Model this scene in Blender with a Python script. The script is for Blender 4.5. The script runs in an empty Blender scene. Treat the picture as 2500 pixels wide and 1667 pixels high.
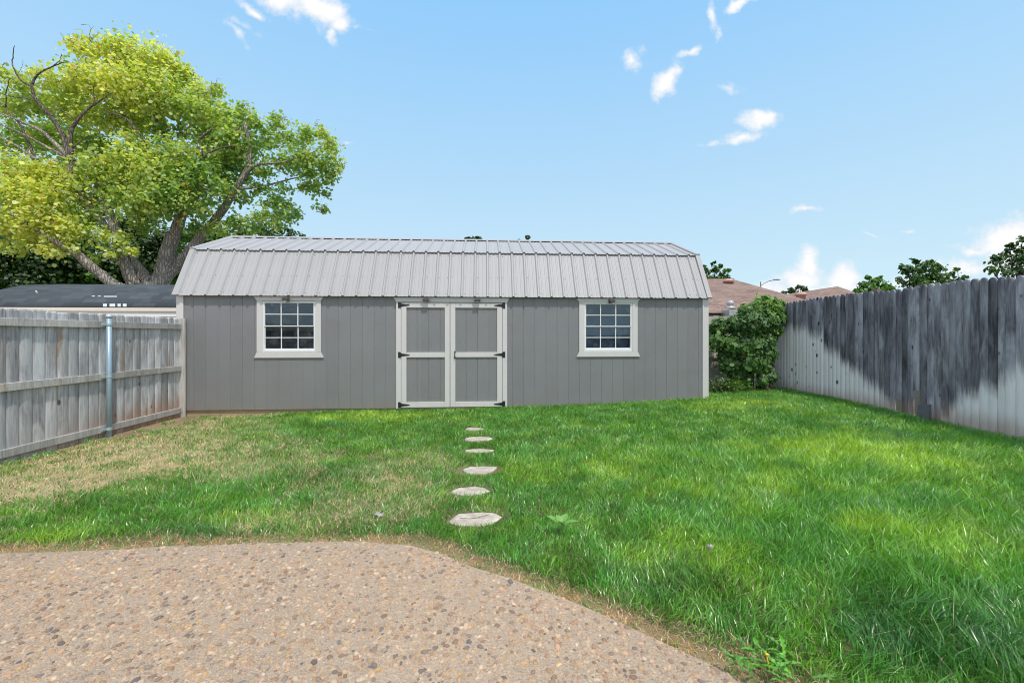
import bpy, bmesh, math, random
import numpy as np
from mathutils import Vector, Matrix
R = math.radians
random.seed(7); rng = np.random.default_rng(7)
S = bpy.context.scene
COL = S.collection

# ---------------------------------------------------------------- camera
F, CX, HY, ZC, YAW = 1040.0, 1250.0, 818.0, 1.29, R(3.63)
cam_d = bpy.data.cameras.new('camera'); cam = bpy.data.objects.new('camera', cam_d); COL.objects.link(cam)
cam.location = (0, 0, ZC); cam.rotation_euler = (R(90), 0, -YAW)
cam_d.sensor_width = 36; cam_d.lens = F/2500*36; cam_d.shift_y = -(833.5-HY)/2500
cam_d.clip_start = 0.05; cam_d.clip_end = 3000
S.camera = cam
S.view_settings.view_transform = 'Standard'; S.view_settings.look = 'None'
S.view_settings.exposure = 0.58; S.view_settings.gamma = 1
S.render.engine = 'CYCLES'; S.cycles.filter_width = 1.0; S.render.filter_size = 1.0

SN, CS = math.sin(YAW), math.cos(YAW)
def dirv(px, py):
    u = (px-CX)/F
    return (u*CS+SN, CS-u*SN, (HY-py)/F)
def at(px, py, Y):                       # point of the photograph at distance Y
    d = dirv(px, py); t = Y/d[1]
    return Vector((d[0]*t, Y, ZC+d[2]*t))
def at_z(px, py, z):
    d = dirv(px, py); t = (z-ZC)/d[2]
    return Vector((d[0]*t, d[1]*t, z))
def atx(px, py, X):
    d = dirv(px, py); t = X/d[0]
    return Vector((X, d[1]*t, ZC+d[2]*t))
K = 2500/2352.0                          # overview pixels to photo pixels
def smooth(a, b, x):
    t = np.clip((x-a)/(b-a), 0, 1); return t*t*(3-2*t)

# ---------------------------------------------------------------- node helpers
class NT:
    def __init__(s, tree): s.t = tree; s.n = tree.nodes; s.l = tree.links
    def add(s, typ, ins=None, **kw):
        n = s.n.new(typ)
        for k, v in kw.items(): setattr(n, k, v)
        for k, v in (ins or {}).items():
            i = n.inputs[k]
            if isinstance(v, bpy.types.NodeSocket): s.l.new(v, i)
            else: i.default_value = v
        return n
    def math(s, op, a, b=0.0, c=0.0, clamp=False):
        return s.add('ShaderNodeMath', {0: a, 1: b, 2: c}, operation=op, use_clamp=clamp).outputs[0]
    def ramp(s, fac, a, b, c0=0.0, c1=1.0, mode='SMOOTHSTEP'):
        return s.add('ShaderNodeMapRange', {0: fac, 1: a, 2: b, 3: c0, 4: c1}, interpolation_type=mode).outputs[0]
    def mix(s, f, a, b, blend='MIX'):
        n = s.n.new('ShaderNodeMix'); n.data_type = 'RGBA'; n.blend_type = blend
        for i, v in ((0, f), (6, a), (7, b)):
            if isinstance(v, bpy.types.NodeSocket): s.l.new(v, n.inputs[i])
            else: n.inputs[i].default_value = (v if i == 0 or len(v) == 4 else (*v, 1))
        return n.outputs[2]
    def noise(s, vec, scale, detail=4, rough=.55, dist=0.0, w=None):
        ins = {'Vector': vec, 'Scale': scale, 'Detail': detail, 'Roughness': rough, 'Distortion': dist}
        kw = {}
        if w is not None: kw['noise_dimensions'] = '4D'
        n = s.n.new('ShaderNodeTexNoise')
        for k, v in kw.items(): setattr(n, k, v)
        if w is not None: ins['W'] = w
        for k, v in ins.items():
            if isinstance(v, bpy.types.NodeSocket): s.l.new(v, n.inputs[k])
            else: n.inputs[k].default_value = v
        return n.outputs[0]
    def mapping(s, vec, scale=(1,1,1), loc=(0,0,0), rot=(0,0,0), typ='POINT'):
        return s.add('ShaderNodeMapping', {'Vector': vec, 'Location': loc, 'Rotation': rot, 'Scale': scale}, vector_type=typ).outputs[0]
    def obj(s): return s.add('ShaderNodeTexCoord').outputs['Object']
    def attr(s, name): return s.add('ShaderNodeAttribute', attribute_name=name)
    def bump(s, h, strength=.3, dist=.01): return s.add('ShaderNodeBump', {'Height': h, 'Strength': strength, 'Distance': dist}).outputs[0]
def new_mat(name):
    m = bpy.data.materials.new(name); m.use_nodes = True
    t = NT(m.node_tree); t.n.clear()
    out = t.add('ShaderNodeOutputMaterial')
    return m, t, out
def principled(t, out, **ins):
    b = t.add('ShaderNodeBsdfPrincipled', {k.replace('_', ' '): v for k, v in ins.items()})
    t.l.new(b.outputs[0], out.inputs[0]); return b
def paint(name, col, rough=.55, var=.08, nscale=6, bump=.0, bscale=80, stretch=(1,1,1), spec=.4, metallic=0.0, dirt=0.0):
    m, t, o = new_mat(name)
    c = t.obj(); n = t.noise(c, nscale, 5)
    lo = tuple(x*(1-var) for x in col); hi = tuple(min(1, x*(1+var)) for x in col)
    colr = t.mix(n, lo, hi)
    if dirt:
        n2 = t.noise(t.mapping(c, (3, 3, .6)), 5, 6, .65)
        colr = t.mix(t.math('MULTIPLY', t.ramp(n2, .5, .8), dirt), colr, (.25, .21, .17))
    kw = dict(Base_Color=colr, Roughness=rough, Metallic=metallic)
    if bump:
        kw['Normal'] = t.bump(t.noise(t.mapping(c, stretch), bscale, 4), bump, .004)
    b = principled(t, o, **kw); b.inputs['Specular IOR Level'].default_value = spec
    return m

# ---------------------------------------------------------------- world: sky with clouds, sun
world = bpy.data.worlds.new('World'); S.world = world; world.use_nodes = True
w = NT(world.node_tree); w.n.clear()
SUN_EL, SUN_AZ = R(64), math.atan2(.42, -.9)           # sun high behind the camera, to its right
sky = w.add('ShaderNodeTexSky', sky_type='NISHITA', sun_disc=False, sun_elevation=SUN_EL, sun_rotation=SUN_AZ,
            altitude=1000, air_density=1.0, dust_density=1.2, ozone_density=1.0)
tc = w.add('ShaderNodeTexCoord').outputs['Generated']
sep = w.add('ShaderNodeSeparateXYZ', {0: tc})
ysafe = w.math('MAXIMUM', sep.outputs[1], .02)
gx = w.math('DIVIDE', sep.outputs[0], ysafe); gz = w.math('DIVIDE', sep.outputs[2], ysafe)
P = w.add('ShaderNodeCombineXYZ', {0: gx, 1: gz, 2: 0.0}).outputs[0]
nwarp = w.add('ShaderNodeTexNoise', {'Vector': P, 'Scale': 9.0, 'Detail': 5.0}).outputs['Color']
off = w.add('ShaderNodeVectorMath', {0: nwarp, 1: (.5, .5, .5)}, operation='SUBTRACT').outputs[0]
off = w.add('ShaderNodeVectorMath', {0: off, 'Scale': .09}, operation='SCALE').outputs[0]
PW = w.add('ShaderNodeVectorMath', {0: P, 1: off}, operation='ADD').outputs[0]
clouds = [  # photo x, y, half width, half height, rotation, strength (overview pixels)
 (655,-8,62,30,-20,1.0),(735,28,70,38,-28,1.15),(780,62,30,26,0,1.1),(765,88,10,22,0,.7),(588,22,34,12,-20,.8),(550,82,28,8,-55,.55),(560,60,30,8,-30,.35),
 (1447,138,26,22,20,.75),(1478,122,10,14,0,.3),(1532,192,52,26,48,1.05),(1580,128,34,11,25,.8),(1633,38,11,28,5,.7),(1652,80,8,14,0,.4),(1700,12,38,14,25,.95),
 (1748,272,42,24,5,1.0),(1768,262,28,12,0,.8),(1705,318,46,14,15,.85),(1640,336,40,6,0,.4),(1688,200,26,8,0,.35),
 (1856,479,28,8,5,.7),(2003,533,14,4,0,.6),(2080,530,14,5,0,.6),(840,72,16,6,0,.3),(795,325,12,5,0,.5),
 (1850,605,26,32,10,1.1),(1838,638,46,20,0,1.0),(1935,640,42,32,0,1.2),(1775,662,60,20,0,.9),(1890,660,120,18,0,.9),
 (2315,548,62,38,0,1.15),(2240,576,44,10,0,.8),(2230,615,80,16,0,.65),(2352,600,70,24,0,.9),(2150,650,80,14,0,.6),(2060,655,70,12,0,.6)]
acc = None
for (x, y, a, b, rot, s) in clouds:
    d = dirv(x*K, y*K); cx, cz = d[0]/d[1], d[2]/d[1]
    k = K/F*(1+cx*cx)**.5
    v = w.mapping(PW, (a*k*1.25, b*k*1.25, 1), (cx, cz, 0), (0, 0, R(rot)), 'TEXTURE')
    ln = w.add('ShaderNodeVectorMath', {0: v}, operation='LENGTH').outputs['Value']
    val = w.math('MULTIPLY', w.math('SUBTRACT', 1.0, ln), s)
    acc = val if acc is None else w.math('MAXIMUM', acc, val)
nf = w.noise(P, 26, 8, .62)
den = w.math('ADD', acc, w.math('MULTIPLY', w.math('SUBTRACT', nf, .5), 1.3))
front = w.math('MULTIPLY', w.ramp(sep.outputs[1], .03, .12), w.ramp(gz, .95, 1.5, 1, 0))
mask = w.math('MULTIPLY', w.ramp(den, .0, .74), front)
# unseen clouds overhead and behind, thickened to brighten and whiten the fill light
ng = w.noise(tc, 3.0, 6, .6)
back = w.math('MULTIPLY', w.math('MULTIPLY', w.ramp(ng, .38, .58), w.math('SUBTRACT', 1.0, front)), w.ramp(sep.outputs[2], .02, .2))
mask = w.math('MAXIMUM', mask, back)
SKYMUL = w.mix(1.0, sky.outputs[0], (.80, .97, 1.0), 'MULTIPLY')
elev = w.ramp(sep.outputs[2], -.02, .62, mode='LINEAR')
tint = w.mix(elev, (4.3, 5.45, 5.75, 1), (1.9, 3.9, 6.2, 1))
skyc = w.mix(.92, SKYMUL, tint)
shade = w.mix(w.ramp(den, .3, 1.1), (5.4, 5.6, 5.9, 1), (6.3, 6.3, 6.35, 1))
final = w.mix(mask, skyc, shade)
bg = w.add('ShaderNodeBackground', {'Color': final, 'Strength': .11})
w.l.new(bg.outputs[0], w.add('ShaderNodeOutputWorld').inputs[0])

sd = bpy.data.lights.new('sun', 'SUN'); sd.energy = 2.2; sd.angle = R(2.0); sd.color = (1, .93, .82)
sun = bpy.data.objects.new('sun', sd); COL.objects.link(sun)
sv = Vector((math.sin(SUN_AZ)*math.cos(SUN_EL), math.cos(SUN_AZ)*math.cos(SUN_EL), math.sin(SUN_EL)))
sun.rotation_euler = sv.to_track_quat('Z', 'Y').to_euler(); sun.location = (5, -5, 20)

# ---------------------------------------------------------------- mesh helpers
class MB:
    def __init__(s): s.v = []; s.f = []; s.m = []; s.c = []
    def add(s, vs, fs, mat=0, col=None):
        o = len(s.v); s.v += [tuple(v) for v in vs]; s.f += [tuple(i+o for i in f) for f in fs]
        s.m += [mat]*len(fs); s.c += [(col or (1,1,1,1))]*len(vs); return s
    def box(s, x0, x1, y0, y1, z0, z1, mat=0, col=None):
        vs = [(x, y, z) for z in (z0, z1) for y in (y0, y1) for x in (x0, x1)]
        return s.add(vs, [(0,2,3,1),(4,5,7,6),(0,1,5,4),(2,6,7,3),(0,4,6,2),(1,3,7,5)], mat, col)
    def prism(s, poly, y0, y1, mat=0, axis='y', col=None):
        # poly = (a, b) outline, extruded along an axis
        n = len(poly)
        def P3(a, b, d): return (a, d, b) if axis == 'y' else ((d, a, b) if axis == 'x' else (a, b, d))
        vs = [P3(a, b, y0) for a, b in poly]+[P3(a, b, y1) for a, b in poly]
        fs = [tuple(range(n)), tuple(range(2*n-1, n-1, -1))]+[(i, i+n, (i+1) % n+n, (i+1) % n) for i in range(n)]
        return s.add(vs, fs, mat, col)
    def tube(s, pts, rads, n=8, mat=0, cap=True, col=None):
        pts = [Vector(p) for p in pts]; rings = []; up = None
        for i, p in enumerate(pts):
            d = (pts[min(i+1, len(pts)-1)]-pts[max(i-1, 0)]).normalized()
            if up is None: up = d.orthogonal().normalized()
            up = (up-d*up.dot(d)).normalized(); sd_ = d.cross(up)
            rings.append([p+(up*math.cos(2*math.pi*k/n)+sd_*math.sin(2*math.pi*k/n))*rads[i] for k in range(n)])
        vs = [v for r in rings for v in r]; fs = []
        for i in range(len(pts)-1):
            for k in range(n): fs.append((i*n+k, i*n+(k+1) % n, (i+1)*n+(k+1) % n, (i+1)*n+k))
        if cap: fs += [tuple(range(n-1, -1, -1)), tuple((len(pts)-1)*n+k for k in range(n))]
        return s.add(vs, fs, mat, col)
    def lathe(s, c, prof, n=16, mat=0, axis=Vector((0,0,1))):
        c = Vector(c); a = axis.normalized(); u = a.orthogonal().normalized(); v2 = a.cross(u); vs = []
        for r, h in prof:
            for k in range(n):
                th = 2*math.pi*k/n; vs.append(c+a*h+(u*math.cos(th)+v2*math.sin(th))*r)
        fs = [(i*n+k, i*n+(k+1) % n, (i+1)*n+(k+1) % n, (i+1)*n+k) for i in range(len(prof)-1) for k in range(n)]
        fs += [tuple(range(n-1, -1, -1)), tuple((len(prof)-1)*n+k for k in range(n))]
        return s.add(vs, fs, mat)
def tag(o, label=None, cat=None, group=None, kind=None):
    for k, v in (('label', label), ('category', cat), ('group', group), ('kind', kind)):
        if v: o[k] = v
    return o
def root(name, loc, label, cat, group=None):
    o = bpy.data.objects.new(name, None); COL.objects.link(o); o.location = loc; o.empty_display_size = .2
    return tag(o, label, cat, group)
def wloc(o):
    v = Vector((0, 0, 0))
    while o: v = v+o.location; o = o.parent
    return v
def build(name, mb, mats, parent=None, bevel=0, smooth_=False):
    me = bpy.data.meshes.new(name); off = wloc(parent) if parent else Vector((0, 0, 0))
    me.from_pydata([(v[0]-off.x, v[1]-off.y, v[2]-off.z) for v in mb.v], [], mb.f)
    if not isinstance(mats, (list, tuple)): mats = [mats]
    for m in mats: me.materials.append(m)
    me.polygons.foreach_set('material_index', mb.m)
    if any(c != (1,1,1,1) for c in mb.c):
        a = me.color_attributes.new('Col', 'FLOAT_COLOR', 'POINT'); a.data.foreach_set('color', np.array(mb.c, 'f').ravel())
    bm = bmesh.new(); bm.from_mesh(me); bmesh.ops.recalc_face_normals(bm, faces=bm.faces); bm.to_mesh(me); bm.free()
    if smooth_: me.polygons.foreach_set('use_smooth', [True]*len(me.polygons))
    o = bpy.data.objects.new(name, me); COL.objects.link(o)
    if parent: o.parent = parent
    if bevel:
        b = o.modifiers.new('bevel', 'BEVEL'); b.width = bevel; b.segments = 2; b.limit_method = 'ANGLE'; b.angle_limit = R(40)
    return o
def np_mesh(name, V, faces, mats, parent=None, cols=None, smooth_=False, extra=None):
    """V (n,3); faces = list of (m,k) index arrays"""
    off = wloc(parent) if parent else Vector((0, 0, 0))
    me = bpy.data.meshes.new(name); V = np.asarray(V, 'f')-np.array(off, 'f')
    me.vertices.add(len(V)); me.vertices.foreach_set('co', V.ravel())
    loops = np.concatenate([f.ravel() for f in faces]).astype('i'); tot = np.concatenate([np.full(len(f), f.shape[1]) for f in faces]).astype('i')
    start = np.concatenate([[0], np.cumsum(tot)[:-1]]).astype('i')
    me.loops.add(len(loops)); me.loops.foreach_set('vertex_index', loops)
    me.polygons.add(len(tot)); me.polygons.foreach_set('loop_start', start); me.polygons.foreach_set('loop_total', tot)
    if smooth_: me.polygons.foreach_set('use_smooth', np.ones(len(tot), bool))
    me.update(calc_edges=True)
    for m in (mats if isinstance(mats, (list, tuple)) else [mats]): me.materials.append(m)
    if cols is not None:
        a = me.color_attributes.new('Col', 'FLOAT_COLOR', 'POINT')
        c4 = np.ones((len(V), 4), 'f'); c4[:, :3] = cols; a.data.foreach_set('color', c4.ravel())
    for nm, arr in (extra or {}).items():
        a = me.attributes.new(nm, 'FLOAT', 'POINT'); a.data.foreach_set('value', np.asarray(arr, 'f'))
    o = bpy.data.objects.new(name, me); COL.objects.link(o)
    if parent: o.parent = parent
    return o
_tab = rng.random((256, 256))
def vnoise(x, y, s, seed=0):
    x = np.asarray(x, float)*s+seed*17.31+100; y = np.asarray(y, float)*s+seed*9.77+100
    xi = np.floor(x).astype(int); yi = np.floor(y).astype(int); fx = x-xi; fy = y-yi
    fx = fx*fx*(3-2*fx); fy = fy*fy*(3-2*fy)
    a = _tab[xi % 256, yi % 256]; b = _tab[(xi+1) % 256, yi % 256]; c = _tab[xi % 256, (yi+1) % 256]; d = _tab[(xi+1) % 256, (yi+1) % 256]
    return (a*(1-fx)+b*fx)*(1-fy)+(c*(1-fx)+d*fx)*fy
def fbm(x, y, s, seed=0, o=3):
    return sum(vnoise(x, y, s*2**i, seed+i)*.5**i for i in range(o))/sum(.5**i for i in range(o))

# ---------------------------------------------------------------- ground
PATIO_Z = -.08
edge_px = [(0,1272),(150,1266),(300,1260),(400,1254),(520,1249),(620,1246),(740,1243),(850,1245),(940,1252),(1020,1272),(1060,1294),(1150,1322),(1280,1366),(1440,1436),(1560,1490),(1680,1546),(1715,1568)]
E = np.array([tuple(at_z(x*K, y*K, PATIO_Z))[:2] for x, y in edge_px])
E = np.vstack([[-9, E[0, 1]-.35], [-5, E[0, 1]-.1], E, [1.24, 1.25], [1.4, .8], [1.5, 0], [1.52, -4]])
def y_edge(x): return np.where(x > 1.52, -9, np.interp(x, E[:, 0], E[:, 1]))
def edge_dist(x, y):                     # signed distance outside the patio
    x = np.asarray(x, float); y = np.asarray(y, float); best = np.full(x.shape, 99.)
    for i in range(len(E)-1):
        a, b = E[i], E[i+1]; d = b-a; L = d@d
        t = np.clip(((x-a[0])*d[0]+(y-a[1])*d[1])/L, 0, 1)
        best = np.minimum(best, np.hypot(x-a[0]-t*d[0], y-a[1]-t*d[1]))
    return np.where(y < y_edge(x), -best, best)
def g(x, y):
    x = np.asarray(x, float); y = np.asarray(y, float)
    z = -.10+.26*smooth(-1.5, 6.4, x)*(.25+.75*smooth(2, 7.5, y))
    z = z+(fbm(x, y, 1.1, 3)-.5)*.03
    z = z+.05*smooth(5.5, 7.4, y)*smooth(-4.5, -2.5, x)*(1-smooth(0, 3, x))
    d = edge_dist(x, y)
    z = np.where(d < .5, z*smooth(0, .5, d)+(PATIO_Z-.02)*(1-smooth(0, .5, d)), z)
    z = np.where(d < 0, PATIO_Z-.05, z)
    return z
def grid_axis(lo, hi, step, far): 
    a = list(np.arange(lo, hi+step/2, step)); s = step
    while a[-1] < far: s *= 1.35; a.append(a[-1]+s)
    s = step
    while a[0] > -far: s *= 1.35; a.insert(0, a[0]-s)
    return np.array(a)
gxs = grid_axis(-6.4, 7.2, .08, 900); gys = grid_axis(-1, 12, .08, 1200)
GX, GY = np.meshgrid(gxs, gys); GZ = g(GX, GY)
far = smooth(8, 14, np.abs(GX))+smooth(12, 20, np.abs(GY)); GZ = np.where(far > 0, GZ*(1-np.clip(far, 0, 1))-.05*np.clip(far, 0, 1), GZ)
nx, ny = len(gxs), len(gys); ii = np.arange(nx*ny).reshape(ny, nx)
gf = np.stack([ii[:-1, :-1], ii[:-1, 1:], ii[1:, 1:], ii[1:, :-1]], -1).reshape(-1, 4)
def dryf(x, y):
    return (.82*np.exp(-((x+4.2)/1.0)**2)*smooth(2.6, 3.6, y)+.5*gb(x, y, 330, 1060, 1.3, .5)+.35*gb(x, y, 560, 1010, 1.2, .5)+.45*gb(x, y, 720, 1180, .9, .35)+.42*gb(x, y, 880, 1100, .8, .6)
        +.3*gb(x, y, 960, 1040, .5, .6)+.55*gb(x, y, 60, 1100, .7, .4)+.25*gb(x, y, 700, 1060, 1.0, .8))
def gb(x, y, px, py, rx, ry):             # soft patch on the ground around a point of the lawn
    p = at_z(px*K, py*K, -.03); return np.exp(-((x-p.x)/rx)**2-((y-p.y)/ry)**2)
m, t, o = new_mat('soil')
c = t.obj(); n1 = t.noise(c, 1.2, 5); n2 = t.noise(c, 40, 6, .7)
col = t.mix(n2, (.085, .06, .035), (.20, .15, .09))
col = t.mix(t.ramp(n1, .4, .65), col, (.10, .095, .04))
col = t.mix(t.math('MULTIPLY', t.attr('Col').outputs['Fac'], 1.0, clamp=True), col, t.mix(n2, (.26, .20, .11), (.55, .44, .27)))
# bare reddish earth along the left fence
sx = t.add('ShaderNodeSeparateXYZ', {0: c})
red = t.math('MULTIPLY', t.ramp(t.math('ADD', sx.outputs[0], t.math('MULTIPLY', n1, .6)), -5.0, -4.6, .8, 0), t.ramp(sx.outputs[1], 9, 10, 1, 0))
col = t.mix(t.ramp(sx.outputs[0], 6.2, 6.3), col, (.03, .028, .015))  # ground beyond right fence painted near-black, standing in for shade in its gap
col = t.mix(red, col, t.mix(n2, (.28, .16, .10), (.50, .33, .22)))
principled(t, o, Base_Color=col, Roughness=.95, Normal=t.bump(n2, .8, .02))
soil = np_mesh('ground', np.stack([GX, GY, GZ], -1).reshape(-1, 3), [gf], m, smooth_=True, cols=np.repeat(np.maximum(.75*(1-smooth(.0, .16, edge_dist(GX, GY))).ravel(), np.clip((dryf(GX, GY)*(.3+1.1*fbm(GX, GY, 2.5, 12))).ravel()*1.2, 0, .85))[:, None], 3, 1)); tag(soil, kind='structure')

# ---------------------------------------------------------------- patio of exposed aggregate, pebbles as real relief
xs = np.arange(-6, 1.52, .03); 
def scatter(stp, frac, amin, amax, pw, fade):
    a, b = np.meshgrid(np.arange(-4.6, 1.65, stp), np.arange(.3, 3.1, stp)); a = a.ravel(); b = b.ravel()
    a = a+rng.uniform(-.47, .47, a.size)*stp; b = b+rng.uniform(-.47, .47, b.size)*stp
    e = edge_dist(a, b); ok = (e < -.004) & (rng.random(a.size) < frac*(1-fade*smooth(-.3, -.02, e)*smooth(.6, -.4, a)*(vnoise(a, b, 2.2, 5) > .3)))
    a, b = a[ok], b[ok]; return a, b, amin+amax*rng.random(a.size)**pw
big = scatter(.021, .50, .0055, .0080, 2.1, .5); tiny = scatter(.0125, .85, .0022, .0030, 1.0, .3)
px_, py_, rad = [np.concatenate([p, q]) for p, q in zip(big, tiny)]; N = px_.size
asp = rng.uniform(1, 1.6, N); rot = rng.uniform(0, math.pi, N); hh = rad*rng.uniform(.38, .75, N)
k = 8; th = np.arange(k)*2*math.pi/k
V = []; 
for (rf, hf) in ((1.0, -.25), (.93, .45), (.62, .88)):
    jit = 1+.16*rng.standard_normal((N, k)) if rf == 1.0 else jit
    a = np.cos(th)[None]*rf*jit*(rad*asp)[:, None]; b = np.sin(th)[None]*rf*jit*rad[:, None]
    V.append(np.stack([px_[:, None]+a*np.cos(rot)[:, None]-b*np.sin(rot)[:, None], py_[:, None]+a*np.sin(rot)[:, None]+b*np.cos(rot)[:, None], PATIO_Z+hh[:, None]*hf+0*a], -1))
V.append(np.stack([px_, py_, PATIO_Z+hh], -1)[:, None, :])
V = np.concatenate(V, 1); nv = 3*k+1
base = (np.arange(N)*nv)[:, None]
q = []; tr = []
for i in range(k):
    j = (i+1) % k
    for r in (0, 1): q.append(base+np.array([[r*k+i, r*k+j, (r+1)*k+j, (r+1)*k+i]]))
    tr.append(base+np.array([[2*k+i, 2*k+j, 3*k]]))
pal = np.array([(.48,.34,.22),(.58,.44,.31),(.38,.24,.15),(.20,.13,.095),(.15,.15,.165),(.075,.085,.11),(.66,.56,.44),(.42,.28,.21),(.27,.18,.145),(.52,.36,.17),(.58,.38,.27),(.24,.20,.18)])
pc = pal[rng.choice(len(pal), N, p=[.18,.17,.12,.07,.055,.03,.11,.08,.05,.06,.04,.035])]*rng.uniform(.8, 1.12, (N, 1))
pc = np.minimum(pc*np.array((1.2,1.09,1.0))*.92+np.array((.62,.48,.35))*.16, .88)
tn = (rad < .0052)[:, None]; pc = np.where(tn, pc*.45+np.array((.80, .60, .44))*.5, pc)
pc = np.repeat(pc[:, None], nv, 1).reshape(-1, 3)
# slab (top as a fan strip, and its edge)
top = []; xs = np.concatenate([np.arange(-9, 1.5, .05), [1.5]])
Vs = []; fs = []
for x in xs: ye = float(y_edge(x)); ye += (vnoise(x, 0, 6)-.5)*.02; Vs += [(x, -6, PATIO_Z), (x, ye, PATIO_Z), (x, ye+.004, PATIO_Z-.11)]
for i in range(len(xs)-1):
    a = i*3; fs += [(a, a+3, a+4, a+1), (a+1, a+4, a+5, a+2)]
o0 = V.shape[0]*nv
AV = np.concatenate([V.reshape(-1, 3), np.array(Vs)]); cols = np.concatenate([pc, np.tile((.86, .66, .49), (len(Vs), 1))])
m, t, o = new_mat('exposed_aggregate')
at_ = t.attr('Col'); c = t.obj(); nf2 = t.noise(c, 260, 4, .7); nl = t.noise(c, 1.7, 5, .6); nm = t.noise(c, 14, 4, .6)
vor = t.add('ShaderNodeTexVoronoi', {'Vector': c, 'Scale': 150.0})
col = t.mix(t.math('MULTIPLY', t.ramp(vor.outputs['Distance'], .28, .45), .0), at_.outputs['Color'], (.3, .2, .15))
col = t.mix(t.math('MULTIPLY', t.math('SUBTRACT', nf2, .4), .8, clamp=True), col, (.26, .18, .13))
col = t.mix(t.math('MULTIPLY', t.ramp(nl, .45, .65), .25), col, (.64, .47, .34))
col = t.mix(t.math('MULTIPLY', t.ramp(nm, .5, .75), .35), col, (.50, .37, .26))
grit = t.noise(c, 95, 3, .6); col = t.mix(t.ramp(grit, .52, .70, 0, .45), col, (.30, .20, .14)); col = t.mix(t.ramp(grit, .40, .28, 0, .4), col, (.78, .66, .52))
principled(t, o, Base_Color=col, Roughness=.8, Normal=t.bump(t.math('ADD', nf2, grit), .9, .008))
pat = np_mesh('patio', AV, [np.concatenate(q), np.concatenate(tr), np.array(fs)+o0], m, cols=cols); tag(pat, kind='structure')

# ---------------------------------------------------------------- stepping stones
stone_m, t, o = new_mat('flagstone')
c = t.obj(); n = t.noise(c, 9, 7, .65); n3 = t.noise(c, 120, 4, .7)
col = t.mix(t.ramp(n, .3, .7), (.32, .27, .22), (.62, .56, .48)); col = t.mix(t.ramp(t.noise(c, 3.5, 6, .7), .5, .65, 0, .6), col, (.30, .25, .18)); col = t.mix(t.ramp(n3, .55, .8), col, (.28, .24, .2))
principled(t, o, Base_Color=col, Roughness=.85, Normal=t.bump(n3, .5, .005))
stones = [(1092,1191,57,'cracked'),(1079,1127,43,''),(1101,1077,40,''),(1099,1034,31,''),(1098,1007,29,''),(1089,984,20,'')]
slabels = ['largest pale flagstone with a crack, nearest the patio in the lawn path','pale flat-backed flagstone, second from the patio in the lawn path',
 'pale rounded flagstone third from the patio in the lawn path','thin pale flagstone sliver, fourth from the patio in the lawn path',
 'pale flagstone fifth from the patio, second from the shed doors','smallest flagstone half hidden in grass, nearest the shed doors']
STN = []
for i, (sx_, sy_, hw, _) in enumerate(stones):
    p = at_z(sx_*K, sy_*K, -.06); zz = float(g(p.x, p.y))+(.006 if i < 2 else .018)
    p = at_z(sx_*K, sy_*K, zz); sc = F/(p.y); r = hw*K/sc*1.12
    ry = r*(.62 if i != 3 else .5)*1.1
    random.seed(20+i); pts = []
    n_ = 9
    for k2 in range(n_):
        a = 2*math.pi*k2/n_+random.uniform(-.17, .17); rr = random.uniform(.80, 1.08)
        pts.append((p.x+math.cos(a)*r*rr, p.y+math.sin(a)*ry*rr*(1 if math.sin(a) < 0 else .9)))
    STN.append((p.x, p.y, r, ry))
    rt = root('stepping_stone', (p.x, p.y, zz), slabels[i], 'stepping stone', 'stepping stones leading to the shed')
    mb = MB(); mb.prism(pts, zz-.05, zz, axis='z'); 
    ob = build('stone_slab', mb, stone_m, rt, bevel=.008)
    if i == 0:
        mb = MB(); q0 = [(-.55, .1), (-.2, .02), (.05, .1), (.35, .35), (.5, .5)]
        pp = [(p.x+a*r, p.y+b*ry, zz+.0015) for a, b in q0]
        mb.tube(pp, [.0014]*5, 5); build('crack', mb, paint('crack_dark', (.06, .05, .04)), rt)

# ---------------------------------------------------------------- the grey barn shed
XL, XR, YF, YR, YB = -5.25, 4.11, 7.65, 9.25, 10.85
ZE, YK, ZK, ZR = 1.965, 8.04, 2.825, 3.335
siding, t, o = new_mat('grey_siding')
c = t.obj(); n = t.noise(c, 2.2, 5, .6); wv = t.noise(t.mapping(c, (26, 26, 5)), 6, 5, .6, 2.0); fine = t.noise(t.mapping(c, (60, 60, 200)), 2.0, 3)
bid = t.add('ShaderNodeTexWhiteNoise', {'W': t.math('FLOOR', t.math('DIVIDE', t.math('SUBTRACT', t.add('ShaderNodeSeparateXYZ', {0: c}).outputs[0], XL+.05-(XL+XR)/2), .2032))}, noise_dimensions='1D').outputs['Value']
col = t.mix(n, (.200, .201, .212), (.268, .270, .284)); col = t.mix(t.math('MULTIPLY', bid, .35), col, (.285, .285, .295))
zb_ = t.math('ADD', t.add('ShaderNodeSeparateXYZ', {0: c}).outputs[2], t.math('MULTIPLY', t.noise(t.mapping(c, (9, 1, 3)), 2, 5, .7), .35))
col = t.mix(t.ramp(zb_, .12, .42, .55, 0), col, (.30, .25, .21)); spk = t.noise(c, 90, 2); col = t.mix(t.ramp(spk, .64, .70), col, (.42, .41, .41))
hz = t.noise(t.mapping(c, (.5, 1, 2.5)), 1.5, 3); col = t.mix(t.math('MULTIPLY', t.ramp(hz, .45, .65), .35), col, (.245, .262, .285))  # soft bluish bands paint reflected sheen into the wall colour
b = principled(t, o, Base_Color=col, Roughness=.42, Normal=t.bump(t.math('ADD', wv, t.math('MULTIPLY', fine, .5)), .9, .006)); b.inputs['Specular IOR Level'].default_value = .5
trim = paint('greige_trim', (.66, .64, .645), .5, .05, 5, .25, 40, (8, 8, 1), dirt=.12)
metal, t, o = new_mat('roof_metal')
c = t.obj(); n = t.noise(c, 1.5, 6, .65); st = t.noise(t.mapping(c, (14, .6, .6)), 3, 5, .6)
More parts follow.
